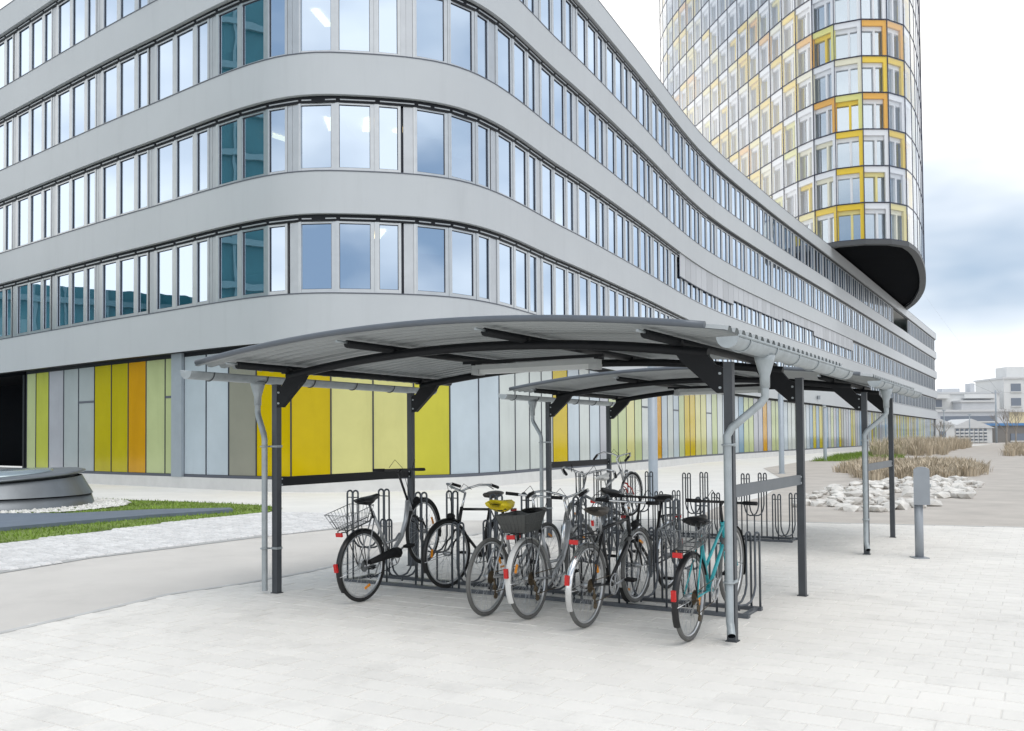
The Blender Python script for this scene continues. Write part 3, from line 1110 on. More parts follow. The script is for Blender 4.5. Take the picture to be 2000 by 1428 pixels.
def shelter(v0, label, rad_clamp=True):
    T = FR @ Matrix.Translation((0, v0, 0))
    s = thing('bike_shelter', label, 'shelter', W(0, v0, 0), 'bike shelters on the plaza')
    D = 2.30
    for u in (0.0, SW):
        sgn = 1 if u == 0 else -1
        for v in (0.0, D):
            b = MB()
            b.box((u - 0.034, v - 0.034, 0.0), (u + 0.034, v + 0.034, 2.13), 0, T)
            b.box((u - 0.038, v - 0.038, 2.13), (u + 0.038, v + 0.038, 2.136), 0, T)
            p = b.build('post', M_STEEL, s)
            b = MB()
            b.box((u - 0.045, v - 0.045, 0.0), (u + 0.045, v + 0.045, 0.008), 0, T)
            b.build('foot_plate', M_STEEL, p)
            b = MB()
            poly = [(0.03, 1.90), (0.03, 2.09), (0.10, 2.12), (0.17, 2.21), (0.43, 2.235), (0.37, 2.15), (0.09, 1.90)]
            n = len(poly)
            vs = [(u + sgn * a, v - 0.03, z) for a, z in poly] + [(u + sgn * a, v + 0.03, z) for a, z in poly]
            fs = [tuple(range(n)), tuple(reversed(range(n, 2 * n)))] + [(i, (i + 1) % n, n + (i + 1) % n, n + i) for i in range(n)]
            b.add(vs, fs, 0, False, T)
            br = b.build('bracket', M_BEAM, s)
            for z in (1.94, 2.05):
                b = MB()
                b.tube([(u + sgn * 0.06, v - 0.043, z), (u + sgn * 0.06, v + 0.043, z)], 0.011, 6, T=T)
                b.build('bolt', M_ZINC, br)
    for v in (0.0, D):
        b = MB()
        us = [0.16 + (SW - 0.32) * i / 28 for i in range(29)]
        b.tube([(u, v, zbeam(u)) for u in us], 0.042, 10, T=T)
        b.build('arch_beam', M_BEAM, s)
    for u in (0.14, 1.50, 2.94, 4.32):
        b = MB()
        z = zroof(u) - 0.072
        b.tube([(u, -0.66, z), (u, 2.96, z)], 0.036, 8, T=T)
        p = b.build('purlin', M_BEAM, s)
        for v in (0.0, D):
            b = MB()
            b.box((u - 0.05, v - 0.025, zbeam(u) + 0.03), (u + 0.05, v + 0.025, z + 0.01), 0, T)
            b.build('saddle_plate', M_BEAM, p)
        b = MB()
        b.tube([(u, -0.80, z + 0.012), (u, -0.66, z + 0.012)], 0.012, 6, T=T)
        b.build('end_bolt', M_ZINC, p)
    # corrugated sheet
    b = MB()
    pitch, amp = 0.165, 0.036
    prof = []
    v = -0.85
    while v < 3.15:
        for f, h in ((0, 0), (0.30, 0), (0.5, 1), (0.80, 1)):
            prof.append((v + f * pitch, h * amp))
        v += pitch
    us = [-0.24 + (SW + 0.48) * i / 26 for i in range(27)]
    nv = len(prof)
    vs = [(u, pv, zroof(u) + ph - 0.018) for u in us for pv, ph in prof] + [(u, pv, zroof(u) + ph - 0.015) for u in us for pv, ph in prof]
    N = len(us) * nv
    fs = []
    for i in range(len(us) - 1):
        for j in range(nv - 1):
            q = (i * nv + j, (i + 1) * nv + j, (i + 1) * nv + j + 1, i * nv + j + 1)
            fs.append(q)
            fs.append(tuple(N + k for k in reversed(q)))
    b.add(vs, fs, 0, False, T)
    b.build('roof_sheet', M_SHEET, s)
    for v in (-0.86, 3.20):
        b = MB()
        us2 = [-0.20 + (SW + 0.30) * i / 30 for i in range(31)]
        b.tube([(u, v, zroof(u) + 0.005) for u in us2], 0.026, 10, T=T)
        b.build('roof_edge_tube', M_TRIM, s)
    # gutters, brackets, downpipes
    for u, sgn in ((-0.30, -1), (SW + 0.27, 1)):
        b = MB()
        zc = 2.235
        n = 14
        ring = [(math.cos(math.pi * (1 + i / n)), math.sin(math.pi * (1 + i / n))) for i in range(n + 1)]
        vs = []
        for v in (-0.90, 3.20):
            vs += [(u + 0.078 * c, v, zc + 0.078 * h) for c, h in ring] + [(u + 0.072 * c, v, zc + 0.072 * h + 0.001) for c, h in ring]
        k = n + 1
        fs = []
        for i in range(n):
            fs.append((i, i + 1, 2 * k + i + 1, 2 * k + i))
            fs.append((k + i + 1, k + i, 3 * k + i, 3 * k + i + 1))
        fs += [(0, 2 * k, 3 * k, k), (n, k + n, 3 * k + n, 2 * k + n)]
        b.add(vs, fs, 0, True, T)
        b.add(vs[:k], [tuple(range(k))], 0, False, T)
        b.add(vs[2 * k:3 * k], [tuple(reversed(range(k)))], 0, False, T)
        g = b.build('gutter', M_ZINC, s)
        b = MB()
        b.tube([(u + sgn * 0.08, -0.90, zc + 0.004), (u + sgn * 0.08, 3.20, zc + 0.004)], 0.009, 6, T=T)
        b.build('gutter_bead', M_ZINC, g)
        for i in range(6):
            v = -0.62 + i * 0.72
            b = MB()
            b.tube([(u + 0.083 * c, v, zc + 0.083 * h) for c, h in ring], 0.006, 6, T=T)
            b.build('gutter_strap', M_STEEL if sgn < 0 else M_ZINC, g)
        # downpipe
        pu, pv = (-0.085, -0.085) if sgn < 0 else (SW + 0.01, -0.095)
        fv = 0.03 if sgn < 0 else 0.02
        b = MB()
        b.tube([(u, fv, 2.175), (u, fv, 2.13), (u, fv, 2.02), (u, fv, 1.93)], 0.05, 14, T=T, rr=[0.078, 0.070, 0.038, 0.037])
        b.build('funnel', M_ZINC, s)
        b = MB()
        pts = [(u, fv, 1.97), (u, fv, 1.88), (u, fv, 1.86)]
        for t in (0.12, 0.88):
            pts.append((u + (pu - u) * t, fv + (pv - fv) * t, 1.84 - 0.24 * t))
        pts += [(pu, pv, 1.57), (pu, pv, 1.5)]
        if sgn > 0:
            pts += [(pu, pv, 0.17), (pu + 0.012, pv - 0.02, 0.13), (pu + 0.035, pv - 0.075, 0.075)]
        else:
            pts += [(pu, pv, 0.03)]
        b.tube(pts, 0.030, 14, T=T, cap=False)
        b.tube([(x, y, z) for x, y, z in pts[-2:]], 0.0275, 14, T=T, cap=False, mi=1)
        dp = b.build('downpipe', [M_ZINC, M_DARK], s)
        for z in (1.50, 0.46):
            b = MB()
            cx, cy = (0.0, 0.0) if sgn < 0 else (SW, 0.0)
            b.tube([(pu + 0.039 * math.cos(a), pv + 0.039 * math.sin(a), z) for a in [i * math.pi / 8 for i in range(16)]], 0.008, 6, True, T=T)
            b.tube([(pu, pv + 0.03, z), (cx + 0.05, cy - 0.042, z)], 0.009, 6, T=T)
            b.box((cx - 0.04, cy - 0.04, z - 0.012), (cx + 0.04, cy + 0.04, z + 0.012), 0, T)
            b.build('pipe_clamp', M_ZINC, dp)
    for u in (0.0, SW):
        b = MB()
        du = 0.0
        b.box((u - 0.012, 0.034, 1.09), (u + 0.012, D - 0.034, 1.185), 0, T)
        cbm = b.build('crossbar', M_BAR if u else M_BEAM, s)
        for v in (0.06, D - 0.06):
            for z in (1.105, 1.165):
                b = MB()
                b.tube([(u - 0.02, v, z), (u + 0.02, v, z)], 0.010, 6, T=T)
                b.build('bolt', M_ZINC, cbm)
    # strip lamp under the roof
    b = MB()
    b.box((1.70, 1.07, 2.275), (3.12, 1.19, 2.325), 0, T)
    b.box((1.70, 1.06, 2.225), (1.78, 1.20, 2.275), 0, T)
    b.box((3.04, 1.06, 2.225), (3.12, 1.20, 2.275), 0, T)
    lamp = b.build('strip_lamp', M_FIXT, s)
    b = MB()
    b.box((1.78, 1.085, 2.232), (3.04, 1.175, 2.275), 0, T)
    b.build('diffuser', M_DIFF, lamp)
    b = MB()
    b.box((1.6, 1.05, 2.335), (3.2, 1.08, 2.365), 0, T)
    for u in (1.7, 3.1):
        b.box((u, 1.055, 2.32), (u + 0.04, 1.2, 2.345), 0, T)
    b.build('lamp_rail', M_BEAM, lamp)
    return s


shelter(0.0, 'nearer curved roof bike shelter in front of the coloured glass')
shelter(5.93, 'farther curved roof bike shelter behind the first one')


# ================================================================== BIKE RACKS
def holder_mesh(zt, zc):
    b = MB()
    path = []
    v0, v1, w = 0.945, 1.345, 0.055
    path += [(v0, 0.03), (v0, zt - 0.03)]
    for i in range(1, 6):
        a = math.pi * (1 - i / 6)
        path.append((v0 + w / 2 + w / 2 * math.cos(a), zt - 0.03 + 0.03 * math.sin(a)))
    path += [(v0 + w, zt - 0.03), (v0 + w, zc + 0.16), (v0 + w + 0.02, zc + 0.08), (v0 + w + 0.06, zc + 0.02), (v0 + w + 0.11, zc)]
    m = (v0 + v1) / 2
    full = path + [(2 * m - v, z) for v, z in reversed(path)]
    def sh(v):
        return 0.19 * (v - m) / 0.4
    for u in (-0.04, 0.04):
        b.tube([(u + sh(v), v, z) for v, z in full], 0.0105, 7)
    for v in (v0 + w / 2, v1 - w / 2):
        b.tube([(-0.06 + sh(v), v, zt - 0.075), (0.06 + sh(v), v, zt - 0.075)], 0.006, 5)
    b.tube([(-0.04, m, zc), (0.04, m, zc)], 0.008, 5)
    b.tube([(0, m, zc), (0, m, 0.02)], 0.0105, 6)
    return b


HM = {k: holder_mesh(*k).mesh('wheel_holder', M_RACK) for k in ((1.0, 0.36), (0.70, 0.07))}


def rack(v0, u0, n, label):
    r = thing('bike_rack', label, 'bike rack', W(u0 - 0.465 * n / 2, v0 + 1.14, 0), 'steel bike racks under the shelters')
    T = FR @ Matrix.Translation((0, v0, 0))
    ua, ub = u0 - 0.465 * (n - 1) - 0.16, u0 + 0.15
    for v in (0.945, 1.345):
        b = MB()
        b.box((ua, v - 0.028, 0.0), (ub, v + 0.028, 0.032), 0, T)
        b.build('rail', M_RACK, r)
    for u in (ua + 0.04, ub - 0.05):
        b = MB()
        b.box((u - 0.02, 0.973, 0.004), (u + 0.02, 1.317, 0.03), 0, T)
        b.build('cross_rail', M_RACK, r)
    for i in range(n):
        link('wheel_holder', HM[(1.0, 0.36) if i % 2 else (0.70, 0.07)], r, None, T @ Matrix.Translation((u0 - 0.465 * i, 0, 0)))


rack(0.0, 4.45, 10, 'steel bike rack holding the row of parked bicycles')
rack(5.93, 3.40, 8, 'mostly empty steel bike rack under the farther shelter')

# ================================================================== BICYCLES
M_TYRE = mat('tyre_rubber', (0.022, 0.022, 0.022), 0.8, var=0.2, vscale=12)
M_TYREG = mat('tyre_grey_rubber', (0.12, 0.12, 0.116), 0.8, var=0.15, vscale=12)
M_RIM = mat('rim_alloy', (0.55, 0.56, 0.57), 0.28, metal=0.85)
M_SPOKE = mat('spoke_steel', (0.50, 0.51, 0.52), 0.3, metal=0.8)
M_CHROME = mat('chrome', (0.66, 0.67, 0.68), 0.16, metal=0.95)
M_ALLOY = mat('silver_paint', (0.46, 0.47, 0.48), 0.33, metal=0.6)
M_GREYP = mat('grey_paint', (0.20, 0.21, 0.215), 0.35, metal=0.4)
M_BLK = mat('black_paint', (0.008, 0.008, 0.009), 0.35)
M_RUB = mat('black_rubber', (0.010, 0.010, 0.011), 0.65, spec=0.3)
M_LEATH = mat('saddle_vinyl', (0.012, 0.012, 0.013), 0.45, var=0.2, vscale=20)
M_BROWN = mat('saddle_brown', (0.085, 0.075, 0.065), 0.5, var=0.2, vscale=20)
M_YEL = mat('yellow_cover', (0.78, 0.60, 0.01), 0.4, bump=0.6, bscale=22)
M_TEAL = mat('teal_paint', (0.02, 0.36, 0.40), 0.3, coat=0.4, var=0.1, vscale=8)
M_REDP = mat('red_paint', (0.55, 0.03, 0.012), 0.35, coat=0.3)
M_REDL = mat('red_reflector', (0.52, 0.012, 0.012), 0.25)
M_ORG = mat('orange_reflector', (0.85, 0.30, 0.01), 0.25)
M_WFEN = mat('white_fender', (0.62, 0.62, 0.60), 0.35)
M_RUST = mat('rusty_cassette', (0.10, 0.075, 0.045), 0.55, metal=0.5, var=0.3, vscale=30)
M_CRATE = mat('crate_plastic', (0.06, 0.063, 0.06), 0.6)


def circ(r, n, cx=0.0, cz=0.0, a0=0.0, a1=2 * math.pi, y=0.0, closed=True):
    k = n if closed else n + 1
    return [(cx + r * math.cos(a0 + (a1 - a0) * i / n), y, cz + r * math.sin(a0 + (a1 - a0) * i / n)) for i in range(k)]


WM = {}


def wheel_meshes(R, tyre):
    key = (R, tyre.name)
    if key in WM:
        return WM[key]
    b = MB()
    b.tube(circ(R - 0.019, 48), 0.019, 8, True)
    t = b.mesh('tyre', tyre)
    b = MB()
    b.tube(circ(R - 0.043, 48), 0.0115, 6, True)
    r = b.mesh('wheel', M_RIM)
    b = MB()
    for i in range(28):
        a = 2 * math.pi * i / 28
        sgn = 1 if i % 2 else -1
        ah = a + (0.9 if (i // 2) % 2 else -0.9)
        b.tube([(0.02 * math.cos(ah), sgn * 0.028, 0.02 * math.sin(ah)), ((R - 0.05) * math.cos(a), 0, (R - 0.05) * math.sin(a))], 0.0014, 3, cap=False)
    sp = b.mesh('spokes', M_SPOKE)
    b = MB()
    b.tube([(0, -0.05, 0), (0, -0.032, 0), (0, -0.03, 0), (0, 0.03, 0), (0, 0.032, 0), (0, 0.05, 0)], 0.02, 10, rr=[0.012, 0.012, 0.024, 0.024, 0.012, 0.012])
    h = b.mesh('hub', M_ALLOY)
    WM[key] = (t, r, sp, h)
    return WM[key]


def fender(R, a0, a1, n=18, w=0.027):
    b = MB()
    vs, fs = [], []
    for i in range(n + 1):
        a = a0 + (a1 - a0) * i / n
        for y, dr in ((-w, -0.012), (-w * 0.55, 0.0), (w * 0.55, 0.0), (w, -0.012)):
            r = R + 0.016 + dr
            vs.append((r * math.cos(a), y, r * math.sin(a)))
    for i in range(n):
        for j in range(3):
            q = (i * 4 + j, i * 4 + j + 1, (i + 1) * 4 + j + 1, (i + 1) * 4 + j)
            fs.append(q)
    b.add(vs, fs, 0, True)
    k = len(vs)
    b.add([(p[0] * 0.994, p[1], p[2] * 0.994) for p in vs], [tuple(reversed(q)) for q in fs], 0, True)
    return b


def bicycle(name, label, u, v, sgn, raise_=0.0, frame='diamond', fm=None, forkm=None, fend=None, tyre=None, sad=None, bars='flat', barm=None, R=0.345, rack_=True, basket=None,
            lamp=True, lean=0.0, yaw=0.0, covered=False, steer=0.0, saddle_h=0.95, bar_h=1.02, cass=False, reflect=True, guard=False):
    fm = fm or M_ALLOY
    forkm = forkm or fm
    tyre = tyre or M_TYRE
    sad = sad or M_LEATH
    barm = barm or M_CHROME
    wb = 1.06
    P = math.asin(raise_ / wb) if raise_ else 0.0
    root = bpy.data.objects.new(name, None)
    col.objects.link(root)
    root.empty_display_size = 0.2
    d = E2 * sgn
    head = math.atan2(d.y, d.x) + yaw
    root.matrix_world = Matrix.Translation(W(u, v, R * (1 - math.cos(P)))) @ Matrix.Rotation(head, 4, 'Z') @ Matrix.Rotation(lean, 4, 'X') @ Matrix.Rotation(-P, 4, 'Y')
    tag(root, label, 'bicycle', 'bicycles parked in the racks')

    def part(nm, b, m, parent=None, kind=None, loc=None, rot=None):
        o = b.build(nm, m)
        o.parent = parent or root
        if loc is not None:
            o.location = loc
        if kind:
            o['kind'] = kind
        return o
    A = Vector((0, 0, R))
    BB = Vector((0.44, 0, 0.285))
    ST = Vector((0.275, 0, saddle_h - 0.16))
    HT = Vector((wb - 0.215, 0, 0.80 if frame == 'diamond' else 0.74))
    HB = Vector((wb - 0.165, 0, 0.63 if frame == 'diamond' else 0.60))
    tm, rm, sm, hm = wheel_meshes(R, tyre)
    steer_M = Matrix.Translation((wb - 0.19, 0, 0)) @ Matrix.Rotation(steer, 4, 'Z') @ Matrix.Translation((-(wb - 0.19), 0, 0))

    def wheel(x):
        w = bpy.data.objects.new('wheel', rm)
        col.objects.link(w)
        w.parent = root
        Mx = Matrix.Translation((x, 0, R)) @ Matrix.Rotation(random.uniform(0, 1), 4, 'Y')
        w.matrix_basis = steer_M @ Mx if x else Mx
        for nm, me in (('tyre', tm), ('spokes', sm), ('hub', hm)):
            o = bpy.data.objects.new(nm, me)
            col.objects.link(o)
            o.parent = w
            if nm == 'spokes':
                o['kind'] = 'stuff'
        return w
    wr, wf = wheel(0.0), wheel(wb)
    # frame
    b = MB()
    seat_t = ST + (ST - BB).normalized() * 0.02
    b.tube([BB, seat_t], 0.0155, 9)
    b.tube([HB - (HT - HB) * 0.12, HT + (HT - HB) * 0.12], 0.019, 9)
    b.tube([BB + Vector((0, -0.035, 0)), BB + Vector((0, 0.035, 0))], 0.022, 10)
    if frame == 'diamond':
        b.tube([ST - (ST - BB) * 0.03, HT], 0.0145, 9)
        b.tube([BB, HB], 0.0165, 9)
    elif frame == 'twin':
        lo = BB + (ST - BB) * 0.42
        b.tube([lo, HT - (HT - HB) * 0.1], 0.013, 9)
        b.tube([BB, HB], 0.016, 9)
    else:
        m1 = Vector((0.52, 0, 0.34))
        b.tube([BB, m1, Vector((0.66, 0, 0.42)), Vector((0.77, 0, 0.56)), HT], 0.024, 10)
        b.tube([BB + (ST - BB) * 0.3, Vector((0.56, 0, 0.42)), Vector((0.64, 0, 0.46))], 0.014, 8)
    for y in (-1, 1):
        off = Vector((0, 0.052 * y, 0))
        b.tube([BB + Vector((-0.02, 0.018 * y, 0)), A + off], 0.0085, 7)
        b.tube([ST + Vector((0, 0.018 * y, -0.03)), A + off], 0.0075, 7)
    fr = part('frame', b, fm)
    # fork, stem, bars turn with the steering
    b = MB()
    crown = HB - (HT - HB).normalized() * 0.04
    for y in (-1, 1):
        b.tube([crown + Vector((0, 0, 0.0)), crown + Vector((0.004, 0.04 * y, -0.012)), crown + Vector((0.02, 0.05 * y, -0.06)), Vector((wb - 0.05, 0.05 * y, R + 0.12)), Vector((wb, 0.05 * y, R))], 0.011, 8, rr=[0.014, 0.014, 0.012, 0.010, 0.008])
    fk = part('fork', b, forkm)
    fk.matrix_basis = steer_M
    b = MB()
    top = HT + (HT - HB).normalized() * (bar_h - 0.80) * 1.0
    top.z = bar_h - 0.03
    b.tube([HT, top], 0.0125, 8)
    bc = top + Vector((0.06, 0, 0.02))
    b.tube([top, bc], 0.013, 8)
    if bars == 'flat':
        bp = [bc + Vector((-0.05, -0.30, 0.01)), bc + Vector((-0.01, -0.14, 0.0)), bc, bc + Vector((-0.01, 0.14, 0.0)), bc + Vector((-0.05, 0.30, 0.01))]
    else:
        h = 0.07
        bp = [bc + Vector((-0.27, -0.27, h - 0.03)), bc + Vector((-0.14, -0.28, h)), bc + Vector((-0.02, -0.23, h)), bc + Vector((0.02, -0.10, 0.03)), bc,
              bc + Vector((0.02, 0.10, 0.03)), bc + Vector((-0.02, 0.23, h)), bc + Vector((-0.14, 0.28, h)), bc + Vector((-0.27, 0.27, h - 0.03))]
    b.tube(bp, 0.0115, 8)
    hb = part('handlebar', b, barm)
    hb.matrix_basis = steer_M
    for e, e2 in ((bp[0], bp[1]), (bp[-1], bp[-2])):
        d = (e2 - e).normalized()
        b = MB()
        b.tube([e - d * 0.005, e + d * 0.12], 0.0165, 8)
        part('grip', b, M_RUB, hb)
        b = MB()
        q = e + d * 0.15
        b.tube([q, q + Vector((0.03, 0, -0.01)), e + d * 0.02 + Vector((0.055, 0, -0.02))], 0.006, 6)
        part('brake_lever', b, M_ALLOY if barm is M_CHROME else M_RUB, hb)
    b = MB()
    for y in (-1, 1):
        q = bc + Vector((0.0, 0.14 * y, 0.02))
        b.tube([q, q + Vector((0.10, -0.02 * y, 0.06)), q + Vector((0.13, -0.08 * y, -0.04)), HB + Vector((0.04, 0.01 * y, 0.05))], 0.003, 5)
    part('brake_cable', b, M_RUB, hb, 'stuff')
    # saddle
    b = MB()
    sp0 = ST + Vector((0, 0, -0.05))
    sc_ = ST + (ST - BB).normalized() * 0.12
    b.tube([sp0, sc_], 0.012, 8)
    part('seat_post', b, M_ALLOY if sad is not M_LEATH else M_BLK)
    b = MB()
    vs, fs = [], []
    prof = [(-0.14, 0.05, 0.016), (-0.125, 0.098, 0.04), (-0.06, 0.104, 0.055), (0.0, 0.072, 0.048), (0.06, 0.038, 0.04), (0.12, 0.026, 0.034), (0.15, 0.013, 0.012)]
    n = 12
    for x, w, h in prof:
        for j in range(n):
            a = 2 * math.pi * j / n
            zz = math.sin(a)
            vs.append((sc_.x + x + 0.02, w * math.cos(a), sc_.z + 0.035 + (h * 0.62 if zz > 0 else h * 0.9) * zz + 0.18 * max(0, -x - 0.04)))
    for i in range(len(prof) - 1):
        for j in range(n):
            j2 = (j + 1) % n
            fs.append((i * n + j, i * n + j2, (i + 1) * n + j2, (i + 1) * n + j))
    fs.append(tuple(range(n)))
    fs.append(tuple((len(prof) - 1) * n + j for j in reversed(range(n))))
    b.add(vs, fs, 0, True)
    sd = part('saddle', b, sad)
    if covered:
        b = MB()
        b.add([(p[0] * 1.0 + (p[0] - sc_.x) * 0.12, p[1] * 1.22, p[2] + 0.012 + (p[2] - sc_.z - 0.03) * 0.35 + random.uniform(-0.006, 0.006)) for p in vs], fs, 0, True)
        part('saddle_cover', b, M_YEL, sd)
    b = MB()
    for y in (-1, 1):
        b.tube([(sc_.x - 0.09, 0.035 * y, sc_.z + 0.03), (sc_.x, 0.022 * y, sc_.z), (sc_.x + 0.12, 0.012 * y, sc_.z + 0.022)], 0.004, 5)
    part('saddle_rail', b, M_CHROME, sd)
    # drivetrain
    b = MB()
    b.tube(circ(0.088, 24, BB.x, BB.z, y=-0.05), 0.006, 6, True)
    for i in range(5):
        a = i * 1.2566
        b.tube([(BB.x, -0.05, BB.z), (BB.x + 0.086 * math.cos(a), -0.05, BB.z + 0.086 * math.sin(a))], 0.007, 5)
    cr_ = part('crankset', b, M_ALLOY)
    ca = random.uniform(-0.5, 0.9)
    for y, s_ in ((-0.075, 1), (0.075, -1)):
        e = Vector((BB.x + s_ * 0.17 * math.cos(ca), y, BB.z + s_ * 0.17 * math.sin(ca)))
        b = MB()
        b.tube([(BB.x, y * 0.75, BB.z), (e.x, y, e.z)], 0.010, 6)
        part('crank_arm', b, M_ALLOY, cr_)
        b = MB()
        sy = 1 if y > 0 else -1
        b.box((e.x - 0.04, e.y + sy * 0.01 if sy > 0 else e.y - 0.10, e.z - 0.012), (e.x + 0.04, e.y + 0.10 if sy > 0 else e.y - 0.01, e.z + 0.012))
        pd = part('pedal', b, M_RUB, cr_)
        b = MB()
        b.box((e.x + 0.04, (e.y + sy * 0.055) - 0.025, e.z - 0.008), (e.x + 0.046, (e.y + sy * 0.055) + 0.025, e.z + 0.008))
        b.box((e.x - 0.046, (e.y + sy * 0.055) - 0.025, e.z - 0.008), (e.x - 0.04, (e.y + sy * 0.055) + 0.025, e.z + 0.008))
    b = MB()
    b.tube([(BB.x, -0.05, BB.z + 0.088), (0.0, -0.045, R + 0.04)], 0.004, 4)
    b.tube([(BB.x, -0.05, BB.z - 0.088), (0.03, -0.045, R - 0.14)], 0.004, 4)
    part('chain', b, M_RUST if cass else M_RUB, cr_, 'stuff')
    if guard:
        b = MB()
        b.tube([(BB.x + 0.06, -0.06, BB.z + 0.02), (BB.x - 0.02, -0.06, BB.z + 0.05), (0.05, -0.055, R + 0.02)], 0.05, 8, rr=[0.055, 0.05, 0.026])
        part('chain_guard', b, M_RUB)
    b = MB()
    for k in range(5 if cass else 2):
        rr_ = 0.058 - 0.008 * k
        b.tube([(0, -0.03 - 0.005 * k, R), (0, -0.033 - 0.005 * k, R)], rr_, 18)
    part('sprocket', b, M_RUST if cass else M_GREYP)
    if cass:
        b = MB()
        b.tube([(0.0, -0.06, R - 0.02), (0.02, -0.06, R - 0.10), (0.035, -0.055, R - 0.17)], 0.008, 6)
        b.tube([(0.02, -0.062, R - 0.09), (0.02, -0.05, R - 0.09)], 0.026, 12)
        b.tube([(0.04, -0.062, R - 0.17), (0.04, -0.05, R - 0.17)], 0.026, 12)
        part('derailleur', b, M_RUST)
    # fenders
    if fend:
        f1 = part('rear_fender', fender(R, rad(15), rad(205)), fend, None, None, (0, 0, R))
        b = MB()
        for y in (-1, 1):
            a = rad(178)
            b.tube([(0, 0.05 * y, R), ((R + 0.01) * math.cos(a), 0.024 * y, R + (R + 0.01) * math.sin(a))], 0.003, 5)
        part('fender_stay', b, M_CHROME, root, 'stuff')
        f2 = part('front_fender', fender(R, rad(-28), rad(122)), fend)
        f2.matrix_basis = steer_M @ Matrix.Translation((wb, 0, R))
        b = MB()
        for y in (-1, 1):
            a = rad(-10)
            b.tube([(wb, 0.05 * y, R), (wb + (R + 0.01) * math.cos(a), 0.024 * y, R + (R + 0.01) * math.sin(a))], 0.003, 5)
        st = part('fender_stay', b, M_CHROME, root, 'stuff')
        st.matrix_basis = steer_M
        if reflect:
            a = rad(163)
            b = MB()
            x, z = (R + 0.03) * math.cos(a), R + (R + 0.03) * math.sin(a)
            b.box((x - 0.018, -0.017, z - 0.045), (x + 0.006, 0.017, z + 0.035))
            part('tail_lamp', b, M_REDL)
    if rack_:
        zr = 2 * R + 0.065
        b = MB()
        for y in (-0.055, 0.055):
            b.tube([(0.24, y * 0.5, zr + 0.01), (0.14, y, zr), (-0.20, y, zr), (-0.24, y * 0.3, zr)], 0.0055, 6)
            b.tube([(-0.10, y, zr), (0.0, y, R)], 0.0045, 6)
            b.tube([(0.02, y, zr), (0.0, y, R)], 0.0045, 6)
        for x in (-0.16, -0.02, 0.12):
            b.tube([(x, -0.055, zr), (x, 0.055, zr)], 0.0045, 6)
        rk = part('luggage_rack', b, M_BLK if fm is not M_WFEN else M_ALLOY)
        if reflect:
            b = MB()
            b.box((-0.258, -0.036, zr - 0.036), (-0.238, 0.036, zr + 0.0))
            part('rear_reflector', b, M_REDL)
        if basket:
            x0, x1, w0, h = -0.18, 0.08, 0.105, 0.155
            x2, x3, w1 = -0.24, 0.13, 0.15
            b = MB()
            zb = zr + 0.012
            r_ = 0.0026
            for f in (0, 0.5, 1):
                xa, xb, ww, z = x0 + (x2 - x0) * f, x1 + (x3 - x1) * f, w0 + (w1 - w0) * f, zb + h * f
                b.tube([(xa, -ww, z), (xb, -ww, z), (xb, ww, z), (xa, ww, z)], r_ * (1.6 if f == 1 else 1), 5, True)
            for i in range(9):
                t = i / 8
                for y in (-1, 1):
                    b.tube([(x0 + (x1 - x0) * t, w0 * y, zb), (x2 + (x3 - x2) * t, w1 * y, zb + h)], r_, 4)
                b.tube([(x0 + (x1 - x0) * t, -w0, zb), (x0 + (x1 - x0) * t, w0, zb)], r_, 4)
            for i in range(8):
                t = -1 + 2 * i / 7
                b.tube([(x0, w0 * t, zb), (x2, w1 * t, zb + h)], r_, 4)
                b.tube([(x1, w0 * t, zb), (x3, w1 * t, zb + h)], r_, 4)
            if basket == 'crate':
                for y in (-1, 1):
                    b.add([(x0, w0 * y, zb), (x1, w0 * y, zb), (x3, w1 * y, zb + h), (x2, w1 * y, zb + h)], [(0, 1, 2, 3)])
                b.add([(x0, -w0, zb), (x0, w0, zb), (x2, w1, zb + h), (x2, -w1, zb + h)], [(0, 1, 2, 3)])
                b.add([(x1, -w0, zb), (x1, w0, zb), (x3, w1, zb + h), (x3, -w1, zb + h)], [(0, 1, 2, 3)])
                b.add([(x0, -w0, zb), (x1, -w0, zb), (x1, w0, zb), (x0, w0, zb)], [(0, 1, 2, 3)])
            part('basket', b, M_CRATE if basket == 'crate' else M_GREYP, None, 'stuff')
    if lamp:
        b = MB()
        q = HB + Vector((0.11, 0, 0.10))
        b.tube([q + Vector((-0.05, 0, 0)), q + Vector((-0.03, 0, 0)), q, q + Vector((0.03, 0, 0)), q + Vector((0.036, 0, 0))], 0.03, 12, rr=[0.012, 0.028, 0.036, 0.036, 0.026])
        b.tube([HB + Vector((0.02, 0, 0.04)), q + Vector((-0.03, 0, 0))], 0.006, 6)
        hl = part('head_lamp', b, M_CHROME if barm is M_CHROME and fm is not M_BLK else M_RUB)
        hl.matrix_basis = steer_M
    for x in (0.0, wb):
        b = MB()
        a = random.uniform(0, 6.28)
        b.box((-0.04, -0.006, R * 0.62), (0.04, 0.006, R * 0.62 + 0.022))
        o = part('spoke_reflector', b, M_ORG)
        o.matrix_basis = (steer_M if x else Matrix()) @ Matrix.Translation((x, 0, R)) @ Matrix.Rotation(a, 4, 'Y')
    b = MB()
    b.tube([(BB.x - 0.10, 0.05, BB.z + 0.01), (BB.x - 0.16, 0.10, 0.06 + raise_ * 0.3)], 0.008, 6)
    part('kickstand', b, M_ALLOY)
    return root


